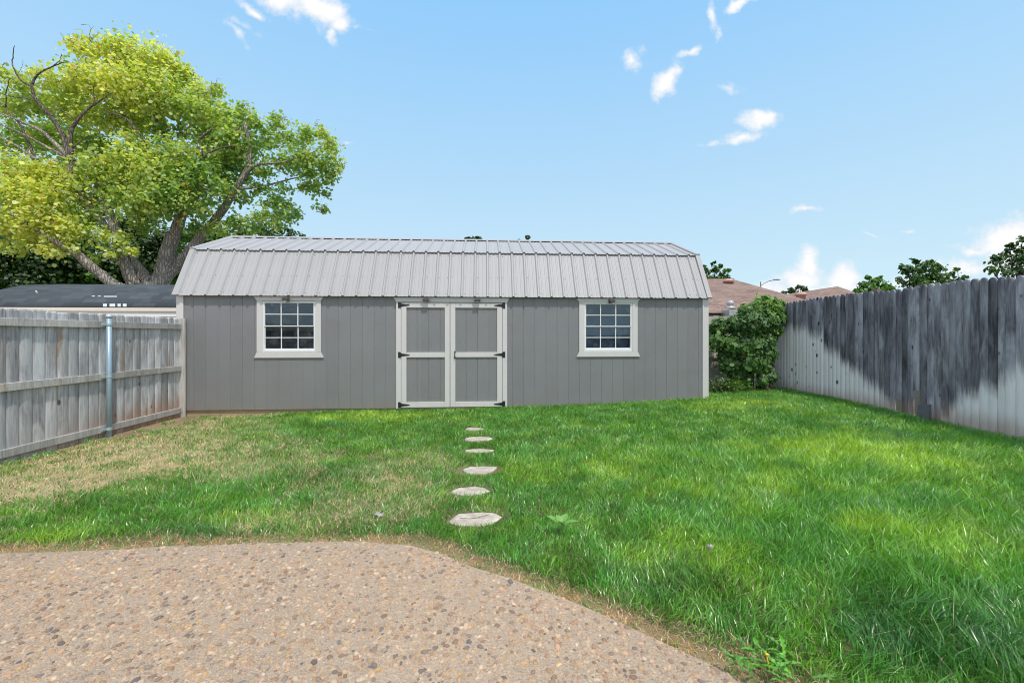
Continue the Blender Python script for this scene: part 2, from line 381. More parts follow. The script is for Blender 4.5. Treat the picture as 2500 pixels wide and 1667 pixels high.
col = t.mix(n, (.36, .36, .375), (.42, .42, .44)); col = t.mix(t.math('MULTIPLY', t.ramp(st, .5, .8), .3), col, (.30, .27, .25))
b = principled(t, o, Base_Color=col, Roughness=.55); b.inputs['Specular IOR Level'].default_value = .35
vinyl = paint('white_vinyl', (.80, .81, .83), .35, .03)
black = paint('black_iron', (.016, .017, .022), .45, .2, spec=.5)
dark_in = paint('interior_shade', (.05, .045, .045), .9)
wood_raw = paint('bare_lumber', (.42, .32, .22), .85, .25, 9, .4, 30, (2, 2, 20))
shed = root('shed', ((XL+XR)/2, YF, 0), 'long grey barn shed with gambrel metal roof and double doors', 'shed')
Xp = lambda px, py=850: at(px, py, YF).x
Zp = lambda px, py: at(px, py, YF).z
z4 = lambda zx, zy: (400+zx/3.408, 560+zy/3.408)
z5 = lambda zx, zy: (900+zx/3.409, 560+zy/3.409)
z6 = lambda zx, zy: (1300+zx/3.408, 560+zy/3.408)
WW, WH = .895, .885
wins = []
for (cxp, topp) in ((z4(1044, 607), 0), (z6(631, 612), 0)):
    xc = Xp(cxp[0], cxp[1]); wins.append((xc-WW/2, xc+WW/2, .995, .995+WH))
DL = Xp(z5(272, 1000)[0]); DR = Xp(z5(1112, 1000)[0]); DM = Xp(z5(678, 1000)[0]); DT, DB = Zp(*z5(680, 609)), .012
mb = MB(); gw = .011; step = .2032
cuts = []
x = XL+.05; bounds = [XL]
while x < XR-.02: cuts.append(x); x += step
ivs = []; cur = XL
for cxx in cuts:
    ivs.append((cur, cxx-gw/2, 0)); ivs.append((cxx-gw/2, cxx+gw/2, 1)); cur = cxx+gw/2
ivs.append((cur, XR, 0))
openings = [(a, b, z0, z1) for a, b, z0, z1 in wins]+[(DL, DR, -.1, DT)]
edges_x = sorted({v for a, b, _, _ in openings for v in (a, b)})
for a, b, gr in ivs:
    segs = [a]+[e for e in edges_x if a < e < b]+[b]
    for s0, s1 in zip(segs, segs[1:]):
        mid = (s0+s1)/2; zs = [(-.0, 2.0)]
        for oa, ob_, oz0, oz1 in openings:
            if oa < mid < ob_:
                zs = [(p0, min(p1, oz0)) for p0, p1 in zs if p0 < oz0]+[(max(p0, oz1), p1) for p0, p1 in zs if p1 > oz1]
        yy = YF+(.0045 if gr else 0)
        for z0, z1 in zs:
            if z1-z0 < .003: continue
            if gr:
                mb.add([(s0, YF, z0), (s0+.002, yy, z0), (s1-.002, yy, z0), (s1, YF, z0), (s0, YF, z1), (s0+.002, yy, z1), (s1-.002, yy, z1), (s1, YF, z1)], [(0,1,5,4),(1,2,6,5),(2,3,7,6)])
            else: mb.add([(s0, YF, z0), (s1, YF, z0), (s1, YF, z1), (s0, YF, z1)], [(0,1,2,3)])
# gable ends, back and floor
prof = [(YF, 0), (YB, 0), (YB, 1.98), (YB-.39, ZK-.03), (YR, ZR-.03), (YF+.39, ZK-.03), (YF, 1.98)]
for X in (XL, XR): mb.add([(X, y, z) for y, z in prof], [tuple(range(7))])
mb.add([(XL, YB, 0), (XR, YB, 0), (XR, YB, 2), (XL, YB, 2)], [(0,1,2,3)]); mb.add([(XL, YF+.02, .01), (XR, YF+.02, .01), (XR, YB, .01), (XL, YB, .01)], [(0,1,2,3)])
build('wall', mb, siding, shed)
mb = MB(); mb.box(XL+.02, XR-.02, YF+.03, YF+.13, -.16, -.003); mb.box(XL+.02, XR-.02, YB-.13, YB-.03, -.16, -.003); build('skid', mb, wood_raw, shed)
for X0, X1 in ((XL-.018, XL+.095), (XR-.095, XR+.018)):
    mb = MB(); mb.box(X0, X1, YF-.019, YF-.0005, .0, ZE+.02)
    xe = X0 if X0 < -1 else X1
    mb.box(min(xe, xe+(-.004 if xe > 0 else .018)), max(xe, xe+(.0 if xe > 0 else .018)) if False else max(xe, xe+.018*(1 if xe < 0 else -.2)), YF-.0005, YF+.09, 0, ZE+.02)
    build('corner_trim', mb, trim, shed, bevel=.003)
# roof
def hprof(x0, x1):
    pts = []; x = x0; rib = .2286
    first = x0+.075
    pts.append((x0, 0))
    kx = first
    while kx < x1-.03:
        for dx, h in ((-.028, 0), (-.009, .027), (.009, .027), (.028, 0)): pts.append((kx+dx, h))
        for q_ in (.333, .667):
            mx = kx+rib*q_
            if mx+.02 < x1:
                for dx, h in ((-.017, 0), (-.009, .0045), (.009, .0045), (.017, 0)): pts.append((mx+dx, h))
        kx += rib
    pts = [p for p in pts if x0 <= p[0] <= x1]; pts.append((x1, 0)); return pts
HP = hprof(XL-.035, XR+.035)
def slope(mb, A, B, hp=HP, th=.0):
    A = Vector((0, *A)); B = Vector((0, *B)); d = (B-A).normalized(); n = Vector((0, -d.z, d.y)); 
    if n.z < 0: n = -n
    vs = []; 
    for x, h in hp: vs += [Vector((x, 0, 0))+A+n*h, Vector((x, 0, 0))+B+n*h]
    fs = [(2*i, 2*i+2, 2*i+3, 2*i+1) for i in range(len(hp)-1)]
    mb.add(vs, fs)
mb = MB()
slope(mb, (YF-.072, ZE), (YK+.01, ZK+.012)); slope(mb, (YK-.030, ZK+.004), (YR, ZR))
slope(mb, (YB+.072, ZE), (2*YR-YK-.01, ZK+.012)); slope(mb, (2*YR-YK+.030, ZK+.004), (YR, ZR))
rf = build('roof', mb, metal, shed)
so = rf.modifiers.new('thick', 'SOLIDIFY'); so.thickness = .004; so.offset = 0
mb = MB()
for (A, B, fr) in (((YF-.072, ZE), (YK, ZK), (.07, .43, .93)), ((YK-.03, ZK), (YR, ZR), (.12, .55, .92))):
    A = Vector((0, *A)); B = Vector((0, *B)); d = (B-A).normalized(); n = Vector((0, -d.z, d.y))
    kx = XL-.035+.075; i = 0
    while kx < XR:
        for f_ in fr:
            for dx in ((.045,) if i % 4 else (.045, -.045)):
                p = A+(B-A)*(f_+random.uniform(-.008, .008))+Vector((kx+dx+random.uniform(-.006, .006), 0, 0))
                mb.lathe(p, [(.007, -.002), (.007, .004), (.003, .007)], 6, axis=n)
        kx += .2286; i += 1
sc_ = build('roof_screws', mb, paint('screw_grey', (.2, .19, .18), .4, metallic=.5), rf); sc_['kind'] = 'stuff'
mb = MB()
for y0, z0, y1, z1 in ((YR-.13, ZR-.028, YR, ZR+.028), (YR+.13, ZR-.028, YR, ZR+.028)):
    mb.add([(XL-.04, y0, z0), (XR+.04, y0, z0), (XR+.04, y1, z1), (XL-.04, y1, z1)], [(0,1,2,3)])
rc = build('ridge_cap', mb, metal, shed); so = rc.modifiers.new('t', 'SOLIDIFY'); so.thickness = .003
# rake trim: flat metal strips along both gable edges, plus side flange
for X0, X1 in ((XL-.045, XL+.04), (XR-.04, XR+.045)):
    mb = MB()
    for A, B in (((YF-.075, ZE+.002), (YK-.012, ZK+.006)), ((YK-.034, ZK+.012), (YR, ZR+.006)), ((YB+.075, ZE+.002), (2*YR-YK+.012, ZK+.006)), ((2*YR-YK+.034, ZK+.012), (YR, ZR+.006))):
        a = Vector((0, *A)); b2 = Vector((0, *B)); d = (b2-a).normalized(); n = Vector((0, -d.z, d.y)); n = n if n.z > 0 else -n
        h = .022
        vs = [Vector((X0, 0, 0))+a+n*h, Vector((X1, 0, 0))+a+n*h, Vector((X1, 0, 0))+b2+n*h, Vector((X0, 0, 0))+b2+n*h]
        vs += [v-n*(h+.07 if False else .028) for v in vs]
        mb.add(vs, [(0,1,2,3),(7,6,5,4),(0,4,5,1),(1,5,6,2),(2,6,7,3),(3,7,4,0)])
    build('rake_trim', mb, metal, shed)
mb = MB(); mb.box(XL-.01, XR+.01, YF-.045, YF+.004, ZE-.0, ZE+.035); build('soffit', mb, siding, shed)
# door surround
YT = YF-.019
mb = MB()
tw = .088
mb.box(DL-tw, DL-.003, YT, YF-.0006, -.01, DT+.004); mb.box(DR+.003, DR+tw, YT, YF-.0006, -.01, DT+.004)
zt = ZE-.008
mb.prism([(DL-tw-.045, zt), (DL-tw, DT+.006), (DR+tw, DT+.006), (DR+tw+.045, zt)], YT-.003, YF-.0006)
build('door_trim', mb, trim, shed, bevel=.003)
mb = MB(); mb.box(DL-.02, DR+.02, YF+.01, YF+.06, -.06, .006); build('threshold', mb, wood_raw, shed)
# dark sheet added behind the door gap, painting in the interior's shade
mb = MB(); mb.box(DL, DR, YF+.03, YF+.05, .008, DT); build('gap_shade', mb, dark_in, shed)
zr = [DB, Zp(*z5(700, 1433)), Zp(*z5(700, 1063)), Zp(*z5(700, 1022)), Zp(*z5(700, 653)), DT-.006]
def door(x0, x1, hinge_left):
    mb = MB(); sw = .092
    cuts2 = [x0+sw+ .0]
    # grooved panel
    xx = x0+sw+.19 if not hinge_left else x0+sw+.185
    gl = []
    while xx < x1-sw-.01: gl.append(xx); xx += step
    cur = x0+.01
    for gxx in gl:
        mb.box(cur, gxx-.005, YF+.001, YF+.012, DB+.01, DT-.01); mb.box(gxx-.005, gxx+.005, YF+.007, YF+.0125, DB+.01, DT-.01); cur = gxx+.005
    mb.box(cur, x1-.01, YF+.001, YF+.012, DB+.01, DT-.01)
    d = build('door', mb, siding, shed)
    mb = MB(); y0, y1 = YF-.020, YF+.0005
    mb.box(x0+.003, x0+sw, y0, y1, DB, DT-.006); mb.box(x1-sw, x1-.003, y0, y1, DB, DT-.006)
    for a, b in ((zr[0], zr[1]), (zr[2], zr[3]), (zr[4], zr[5])): mb.box(x0+sw+.0008, x1-sw-.0008, y0, y1, a, b)
    build('door_frame', mb, trim, d, bevel=.0025)
    for zz in ((zr[4]+zr[5])/2, (zr[2]+zr[3])/2, (zr[0]+zr[1])/2):
        mb = MB(); s = 1 if hinge_left else -1; hx = (x0 if hinge_left else x1)
        yb = y0-.0005
        mb.box(min(hx-s*.052, hx-s*.012), max(hx-s*.052, hx-s*.012), yb-.004, yb, zz-.052, zz+.052)
        mb.tube([(hx-s*.006, yb-.006, zz-.04), (hx-s*.006, yb-.006, zz+.04)], [.008, .008], 8)
        pol = [(hx, zz-.026), (hx+s*.10, zz-.013), (hx+s*.14, zz-.007), (hx+s*.152, zz), (hx+s*.14, zz+.007), (hx+s*.10, zz+.013), (hx, zz+.026)]
        if s < 0: pol = pol[::-1]
        mb.prism(pol, yb-.005, yb)
        for q_ in ((hx-s*.03, zz-.035), (hx-s*.03, zz+.035)): mb.lathe((q_[0], yb-.003, q_[1]), [(.006, 0), (.004, .004)], 6, axis=Vector((0, -1, 0)))
        build('hinge', mb, black, d)
    if not hinge_left:
        mb = MB(); zz = (zr[2]+zr[3])/2; hx = x0+.085
        mb.tube([(hx, y0-.002, zz-.05), (hx, y0-.03, zz-.04), (hx, y0-.036, zz), (hx, y0-.03, zz+.04), (hx, y0-.002, zz+.05)], [.007]*5, 8)
        mb.box(hx-.012, hx+.012, y0-.004, y0-.0005, zz-.065, zz-.04); mb.box(hx-.012, hx+.012, y0-.004, y0-.0005, zz+.035, zz+.065)
        build('handle', mb, black, d)
    return d
door(DL, DM-.002, True); door(DM+.002, DR, False)
# windows
glass, t, o = new_mat('window_glass')
c = t.obj(); sp = t.noise(c, 55, 5, .75); sm = t.noise(c, 7, 4)
fre = t.add('ShaderNodeFresnel', {'IOR': 1.5}).outputs[0]
gl = t.add('ShaderNodeBsdfGlossy', {'Color': (.9, .95, 1, 1), 'Roughness': .03}).outputs[0]
tr_ = t.add('ShaderNodeBsdfTransparent', {'Color': (.75, .8, .86, 1)}).outputs[0]
df = t.add('ShaderNodeBsdfDiffuse', {'Color': (.5, .55, .6, 1)}).outputs[0]
m1 = t.add('ShaderNodeMixShader', {0: t.math('MULTIPLY', fre, 1.5, clamp=True), 1: tr_, 2: gl}).outputs[0]
dust = t.math('ADD', t.math('MULTIPLY', t.ramp(sp, .70, .75), .7), t.math('MULTIPLY', t.ramp(sm, .45, .7), .07))
t.l.new(t.add('ShaderNodeMixShader', {0: dust, 1: m1, 2: df}).outputs[0], o.inputs[0])
blue_refl = paint('blue_reflection', (.14, .23, .34), .7, .4, 4)
for wi, (a, b, z0, z1) in enumerate(wins):
    mb = MB(); tw = .094
    mb.box(a-tw, a-.002, YT, YF-.0006, z0-.002, z1+.004); mb.box(b+.002, b+tw, YT, YF-.0006, z0-.002, z1+.004)
    mb.prism([(a-tw-.045, ZE-.008), (a-tw, z1+.006), (b+tw, z1+.006), (b+tw+.045, ZE-.008)], YT-.003, YF-.0006)
    mb.prism([(a-tw, z0-.004), (a-tw-.045, z0-.1), (b+tw+.045, z0-.1), (b+tw, z0-.004)], YT-.003, YF-.0006)
    wd = build('window', mb, trim, shed, bevel=.003)
    mb = MB(); f = .024; y0, y1 = YF-.012, YF+.05
    mb.box(a, a+f, y0, y1, z0, z1); mb.box(b-f, b, y0, y1, z0, z1); mb.box(a+f, b-f, y0, y1, z1-.02, z1-.0005); mb.box(a+f, b-f, y0, y1, z0+.0005, z0+.036)
    build('frame', mb, vinyl, wd, bevel=.002)
    zm = z0+WH*.505; mb = MB(); fi = .014
    for (xa, xb, za, zb, yo, nb) in ((a+f, b-f, zm, z1-.02, .006, .010), (a+f, b-f, z0+.036, zm, .016, .020)):
        ya, yb = YF-.008+yo, YF+.012+yo; e = .0006
        mb.box(xa+e, xa+fi, ya, yb, za+e, zb-e); mb.box(xb-fi, xb-e, ya, yb, za+e, zb-e)
        mb.box(xa+fi, xb-fi, ya, yb, zb-(.012 if yo < .01 else .006), zb-e); mb.box(xa+fi, xb-fi, ya, yb, za+e, za+nb+.006)
    build('sash', mb, vinyl, wd, bevel=.0015)
    mb = MB()
    for (za, zb, yo) in ((zm+.016, z1-.032, .006), (z0+.062, zm-.006, .016)):
        for q_ in (1/3, 2/3): xx = a+f+(b-a-2*f)*q_; mb.box(xx-.008, xx+.008, YF+yo-.001, YF+yo+.006, za, zb)
        zz = (za+zb)/2
        for j in range(3):
            xa = a+f+fi+(b-a-2*f-2*fi)*j/3+.009; xb = a+f+fi+(b-a-2*f-2*fi)*(j+1)/3-.009
            mb.box(xa-.008 if j else xa-.009, xb+.008 if j < 2 else xb+.009, YF+yo, YF+yo+.0055, zz-.007, zz+.007)
    build('muntins', mb, vinyl, wd)
    mb = MB(); mb.box(a+f, b-f, YF+.012, YF+.014, zm, z1-.02); mb.box(a+f, b-f, YF+.022, YF+.024, z0+.03, zm)
    build('pane', mb, glass, wd)
    if wi == 1:
        mb = MB(); n_ = 40  # blue sheet added behind the glass to imitate a bluish reflection
        vs = []; 
        for i in range(n_+1):
            xx = a+.02+(b-a-.07)*i/n_; yy = YF+.12+.012*math.sin(i*.9)
            vs += [(xx, yy, z0-.05), (xx, yy, z0+.70)]
        mb.add(vs, [(2*i, 2*i+2, 2*i+3, 2*i+1) for i in range(n_)]); build('reflection_sheet', mb, blue_refl, wd, smooth_=True)
        mb = MB()
        for i in range(6): mb.box(a+.03, b-.03, YF+.09, YF+.11, z1-.05-i*.035, z1-.03-i*.035)
        build('blind', mb, paint('blind_grey', (.12, .13, .14)), wd)
    else:
        mb = MB()
        for zz in (1.1, 1.4, 1.72): mb.box(a-.3, b+.3, YF+.5, YF+.85, zz, zz+.03)
        build('shelf', mb, paint('shelf_wood', (.22, .16, .11)), wd)
# lamps under the eave
lamp_m = paint('lamp_bronze', (.10, .09, .085), .4, .2, metallic=.3); lens_m = paint('lamp_lens', (.55, .55, .52), .2)
brass_m = paint('lamp_brass', (.32, .27, .17), .4, metallic=.4)
for i, (lx, side) in enumerate(((Xp(704), -1), (Xp(1040.8), 0), (Xp(1165.5), 0), (Xp(1489), 1))):
    mb = MB(); z0 = ZE-.055
    mb.box(lx-.035, lx+.035, YT-.03, YT-.0035, z0-.045, z0+.035)
    l = build('wall_lamp', mb, brass_m if i == 0 else lamp_m, shed, bevel=.008)
    mb = MB(); ox = side*.022
    mb.prism([(lx-.045+ox, z0+.03), (lx-.055+ox, z0-.015), (lx-.035+ox, z0-.025), (lx+.035+ox, z0-.025), (lx+.055+ox, z0-.015), (lx+.045+ox, z0+.03)], YT-.075, YT-.031)
    build('lamp_hood', mb, lamp_m, l, bevel=.01)
    mb = MB(); mb.box(lx-.03+ox, lx+.03+ox, YT-.065, YT-.035, z0-.036, z0-.0255); build('lens', mb, lens_m, l)

# ---------------------------------------------------------------- weathered wood
def wood_mat(name, c0, c1, c2, knots=1.0, redbase=None, stain=False, brown=(.32, .19, .09), bamt=.6):
    m, t, o = new_mat(name)
    c = t.obj(); rnd = t.attr('rnd').outputs['Fac']; W = t.math('MULTIPLY', rnd, 60)
    gr = t.noise(t.mapping(c, (1, 1, .07)), 42, 6, .65, .6, W); gf_ = t.noise(t.mapping(c, (1, 1, .03)), 160, 3, .6, 0, W)
    bl = t.noise(t.mapping(c, (1, 1, .25)), 5, 5, .6, .8, W)
    col = t.mix(t.ramp(gr, .3, .7), c0, c1); col = t.mix(t.ramp(bl, .35, .7), col, c2)
    col = t.mix(t.math('MULTIPLY', t.ramp(t.noise(t.mapping(c, (1, 1, .16)), 7, 4, .5, 1.0, t.math('ADD', W, 9.0)), .58, .70), bamt), col, brown)
    tone = t.ramp(rnd, 0, 1, .5 if stain else .75, 1.5 if stain else 1.25, 'LINEAR'); col = t.mix(1.0, col, t.add('ShaderNodeCombineXYZ', {0: tone, 1: tone, 2: tone}).outputs[0], 'MULTIPLY')
    col = t.mix(t.math('MULTIPLY', t.ramp(gf_, .45, .75), .35), col, tuple(v*.45 for v in c0))
    if stain:
        sa = t.attr('stain').outputs['Fac']
        jit = t.math('MULTIPLY', t.math('SUBTRACT', rnd, .5), .12)
        e = t.math('ADD', t.math('ADD', sa, jit), t.math('ADD', t.math('MULTIPLY', t.math('SUBTRACT', bl, .5), .35), t.math('MULTIPLY', t.math('SUBTRACT', gr, .5), .25)))
        whi = t.mix(gr, (.78, .755, .80), (.97, .93, .98))
        col = t.mix(t.math('MULTIPLY', t.ramp(e, -.14, .16), .9), col, whi)
    kn = t.add('ShaderNodeTexVoronoi', {'Vector': t.mapping(c, (5, 5, 3.0)), 'Scale': 1.5, 'W': W}, voronoi_dimensions='4D')
    kd = t.math('ADD', kn.outputs['Distance'], t.math('MULTIPLY', t.math('SUBTRACT', gf_, .5), .05))
    col = t.mix(t.math('MULTIPLY', t.ramp(kd, .12, .21, 1, 0), .85*knots), col, (.045, .035, .03))
    if redbase:
        zc_ = t.add('ShaderNodeSeparateXYZ', {0: c}).outputs[2]
        rz = t.math('ADD', zc_, t.math('MULTIPLY', t.math('SUBTRACT', bl, .5), .25))
        amt = t.ramp(rz, redbase[0], redbase[1], redbase[2], 0)
        if len(redbase) > 3:
            yy = t.add('ShaderNodeSeparateXYZ', {0: c}).outputs[1]; amt = t.math('MULTIPLY', amt, t.ramp(yy, redbase[3], redbase[4]))
        col = t.mix(amt, col, (.38, .22, .14))
    b = principled(t, o, Base_Color=col, Roughness=.85, Normal=t.bump(t.math('ADD', gr, gf_), .5, .006))
    b.inputs['Specular IOR Level'].default_value = .25
    return m
def picket_panel(name, mat, parent, plane_x, face, y0, y1, wdt, gap, zt_f, zb_f, thick=.016, ear=.025, nz=24, stain_f=None, skip=None, tip='dog', lean=.004, seed=1, cham=.004):
    """vertical boards standing along Y at x = plane_x"""
    rr = np.random.default_rng(seed); V = []; Fq = []; rn = []; stn = []; cur = y0; idx = 0; polyF = []
    while cur+wdt*.5 < y1:
        wd = wdt*(1+rr.normal()*.03); ya, yb = cur+gap/2, cur+wd-gap/2; ym = (ya+yb)/2
        zt_, zb_ = zt_f(ym)+rr.normal()*.006, zb_f(ym); xo = rr.normal()*lean; tw = rr.normal()*lean*1.3; ln = rr.normal()*.001; r_ = rr.random()
        cut = skip(idx, ym) if skip else None
        if cut: zb_ = cut
        zs = np.linspace(zb_, zt_-ear, nz); cols_ = 4
        ys = np.array((0, .10, .5, .90, 1.)); cup = rr.normal()*.0025
        b0 = len(V)
        rows = [(z, ya, yb) for z in zs]
        if tip == 'dog': rows += [(zt_, ya+ear*.8, yb-ear*.8)]
        else: rows += [(zt_-ear*.45, ya+wd*.10, yb-wd*.10), (zt_-ear*.12, ya+wd*.26, yb-wd*.26), (zt_, ya+wd*.40, yb-wd*.40)]
        nr = len(rows); nc = cols_+1
        for s in (0, 1):
            for (z, a, b) in rows:
                for y_ in ys:
                    x_ = plane_x+xo+tw*(y_-.5)*2+cup*(1-(2*y_-1)**2)*2+face*thick*(0 if s else 1)-(face*cham if (s == 0 and y_ in (0, 1.)) else 0)
                    V.append((x_, a+(b-a)*y_+ln*(z-zb_), z)); rn.append(r_); stn.append(stain_f(ym, z) if stain_f else 0)
        def id_(s, r, c_): return b0+s*nr*nc+r*nc+c_
        for r in range(nr-1):
            for c_ in range(nc-1):
                Fq.append((id_(0, r, c_), id_(0, r, c_+1), id_(0, r+1, c_+1), id_(0, r+1, c_))); Fq.append((id_(1, r, c_), id_(1, r+1, c_), id_(1, r+1, c_+1), id_(1, r, c_+1)))
            Fq.append((id_(0, r, 0), id_(0, r+1, 0), id_(1, r+1, 0), id_(1, r, 0))); Fq.append((id_(0, r, nc-1), id_(1, r, nc-1), id_(1, r+1, nc-1), id_(0, r+1, nc-1)))
        for c_ in range(nc-1): Fq.append((id_(0, nr-1, c_), id_(0, nr-1, c_+1), id_(1, nr-1, c_+1), id_(1, nr-1, c_)))
        cur += wd; idx += 1
    return np_mesh(name, np.array(V), [np.array(Fq)], mat, parent, extra={'rnd': rn, 'stain': stn})
def set_rnd(o, v=None):
    me = o.data; a = me.attributes.new('rnd', 'FLOAT', 'POINT'); v = random.random() if v is None else v
    a.data.foreach_set('value', [v]*len(me.vertices)); return o

# left fence
XF = -5.17
lw = wood_mat('weathered_cedar', (.22, .22, .24), (.45, .45, .46), (.62, .63, .66), 1.0, (.10, .48, .85, -.9, 1.5))
lr = wood_mat('weathered_rail', (.30, .29, .285), (.50, .485, .47), (.54, .52, .50), .6)
fl = root('wooden_fence', (XF, 5.5, -.1), 'low weathered grey picket fence on the left with three rails and steel post', 'fence')
picket_panel('picket_panel', lw, fl, XF-.02, 1, 1.6, 7.56, .139, .003, lambda y: 1.29+.285+.0*(y-5), lambda y: float(g(XF, y))-.03, ear=.022, seed=3, lean=.0012)
zrails = [1.29+(HY-793)/F*4.7*1.0, 0, 0]
def rail_z(pxy0, pxy1):   # heights of a rail from two photo points on the fence plane
    a = atx(*pxy0, XF+.02); b = atx(*pxy1, XF+.02); return (a.z+b.z)/2
for (p0, p1, lo, hi) in (((0, 786), (446, 797), 0, .0), ((0, 946), (446, 899), 0, 0), ((0, 1111), (446, 999), 0, 0)):
    zc_ = rail_z(p0, p1)
    for (ya, yb) in ((1.6, 5.845), (5.853, 7.56)):
        mb = MB(); mb.box(XF-.003, XF+.034, ya, yb, zc_-.044, zc_+.044)
        # subdivide lightly by several boxes is unneeded; grain comes from the material
        o_ = build('rail', mb, lr, fl, bevel=.004); set_rnd(o_)
galv = paint('galvanised_steel', (.33, .46, .56), .38, .08, 20, metallic=.35)
galv2 = paint('galvanised_bracket', (.46, .56, .56), .4, .12, 20, metallic=.3)
pz = at(266, 800, 5.86)
mb = MB(); pxx = XF+.034+.034; py0 = atx(266, 800, pxx).y
mb.tube([(pxx, py0, -.3), (pxx, py0, 1.29+.245)], [.030, .030], 20); po = build('post', mb, galv, fl, smooth_=True)
mb = MB(); mb.lathe((pxx, py0, 1.29+.235), [(.034, 0), (.035, .022), (.031, .034), (.018, .045), (.005, .049)], 20); build('post_cap', mb, paint('cap_alu', (.6, .62, .63), .35, metallic=.4), po, smooth_=True)
for (p0, p1) in (((0, 786), (446, 797)), ((0, 946), (446, 899)), ((0, 1111), (446, 999))):
    zc_ = rail_z(p0, p1); mb = MB(); mb.tube([(pxx, py0, zc_-.016), (pxx, py0, zc_+.016)], [.0345, .0345], 20)
    mb.box(XF+.0345, XF+.042, py0-.085, py0+.05, zc_-.022, zc_+.022); mb.lathe((XF+.04, py0-.06, zc_), [(.008, 0), (.008, .008)], 6, axis=Vector((1, 0, 0)))
    build('bracket', mb, galv2, po)
mb = MB(); mb.box(XF-.01, XF+.075, 7.575, 7.613, -.13, 1.575); set_rnd(build('end_board', mb, lr, fl, bevel=.004), .8)

# right fence with whitewashed lower boards
XG = 6.18
stain_px = [(1770,748),(1800,750),(1850,753),(1875,770),(1910,800),(1945,828),(1975,855),(2010,885),(2040,915),(2065,945),(2090,985),(2125,1010),(2160,975),(2190,925),(2225,905),(2260,893),(2300,880),(2352,852),(2400,835)]
sp_ = np.array([tuple(atx(x*K, y*K, XG))[1:] for x, y in stain_px]); sp_ = sp_[np.argsort(sp_[:, 0])]
def stain_f(y, z): return float(np.interp(y, sp_[:, 0], sp_[:, 1]))-z
rw = wood_mat('grey_blue_picket', (.055, .050, .065), (.17, .16, .20), (.38, .38, .45), 1.1, (.06, .32, .55), True, (.07, .055, .05), .5)
fr = root('wooden_fence', (XG, 6.5, .1), 'tall dark picket fence on the right with whitened lower boards', 'fence')
hole = at(0, 0, 1)
yh1 = atx(2107*K, 940*K, XG).y; yh2 = atx(2070*K, 940*K, XG).y
def skipf(i, y):
    if abs(y-yh1) < .05: return .50
    if abs(y-yh2) < .042: return .33
    return None
zb0 = lambda y: float(g(XG-.05, y))-.02
ztop_f = lambda y: 1.29+XG/8.87*.985
picket_panel('picket_panel', rw, fr, XG, -1, 1.3, 9.0, .0905, -.008, lambda y: ztop_f(y)+.03*float(vnoise(y, 0, 1.3))-.07*float(smooth(7.4, 8.9, y)), zb0, ear=.045, nz=36, stain_f=stain_f, skip=skipf, tip='round', lean=.0035, seed=9, cham=.010)
mb = MB()
for zc_ in (.66, 1.12, 1.7): mb.box(XG+.004, XG+.045, 1.3, 9.0, zc_-.045, zc_+.045)
set_rnd(build('rail', mb, lr, fr), .3)
for yy in (2.1, 4.5, 6.45, 8.85):
    mb = MB(); mb.box(XG+.046, XG+.135, yy-.045, yy+.045, -.2, 1.29+.735+(.0 if abs(yy-6.45) < .1 else -.1)); set_rnd(build('post', mb, wood_mat('post_brown', (.18, .13, .10), (.3, .22, .17), (.28, .22, .18), .5), fr, bevel=.004), .4)
pb = atx(2122*K, 945*K, XG-.05); gz0 = float(g(XG-.1, pb.y))
mb = MB(); vs = []
hp_, wp_ = .235, .165
for dx in (0, .012):
    for (yy, zz) in ((-wp_/2, -.03), (wp_/2, -.03), (wp_/2+.01, hp_*.9), (-wp_/2+.01, hp_)): vs.append((XG-.075+dx+.04*(zz/hp_), pb.y+yy, gz0+zz))
mb.add(vs, [(0,1,2,3),(7,6,5,4),(0,4,5,1),(1,5,6,2),(2,6,7,3),(3,7,4,0)])
sb = build('scrap_board', mb, paint('scrap_grey', (.13, .13, .14), .8, .2, 12, .3, 40), bevel=.002); tag(sb, 'small dark grey board leaning over the gap in the right fence', 'board')

# back fence behind the vine
bf = root('board_fence', (5.2, 9.35, .2), 'pale beige board fence behind the vine beside the shed', 'fence')
mb = MB(); xx = 4.18
pale = paint('pale_board', (.50, .47, .42), .8, .15, 4, .3, 20, (3, 3, .5))
while xx < 6.3: mb.box(xx, xx+.137, 9.35, 9.365, .12, 1.72+random.uniform(-.01, .01)); xx += .141
build('board_panel', mb, pale, bf)
for zc_ in (.29, .80, 1.5):
    mb = MB(); mb.box(4.17, 6.32, 9.31, 9.349, zc_-.025, zc_+.025); build('rail', mb, paint('pale_rail', (.60, .58, .53), .8, .1), bf)

# ---------------------------------------------------------------- foliage helpers
def leaf_mat(name, trans=.45, rough=.5, gloss=.08):
    m, t, o = new_mat(name)
    a = t.attr('Col').outputs['Color']
    d = t.add('ShaderNodeBsdfDiffuse', {'Color': a}).outputs[0]
    tl = t.mix(1.0, a, (1.25, 1.2, .5, 1), 'MULTIPLY'); tr2 = t.add('ShaderNodeBsdfTranslucent', {'Color': tl}).outputs[0]
    mx = t.add('ShaderNodeMixShader', {0: trans, 1: d, 2: tr2}).outputs[0]
    gsh = t.add('ShaderNodeBsdfGlossy', {'Color': (1, 1, 1, 1), 'Roughness': rough}).outputs[0]
    t.l.new(t.add('ShaderNodeMixShader', {0: gloss, 1: mx, 2: gsh}).outputs[0], o.inputs[0]); return m
LEAF = leaf_mat('leaf', .58, .5, .04); GRASS = leaf_mat('grass_blade', .38, .35, .06); VINE = leaf_mat('vine_leaf', .3, .55, .035)
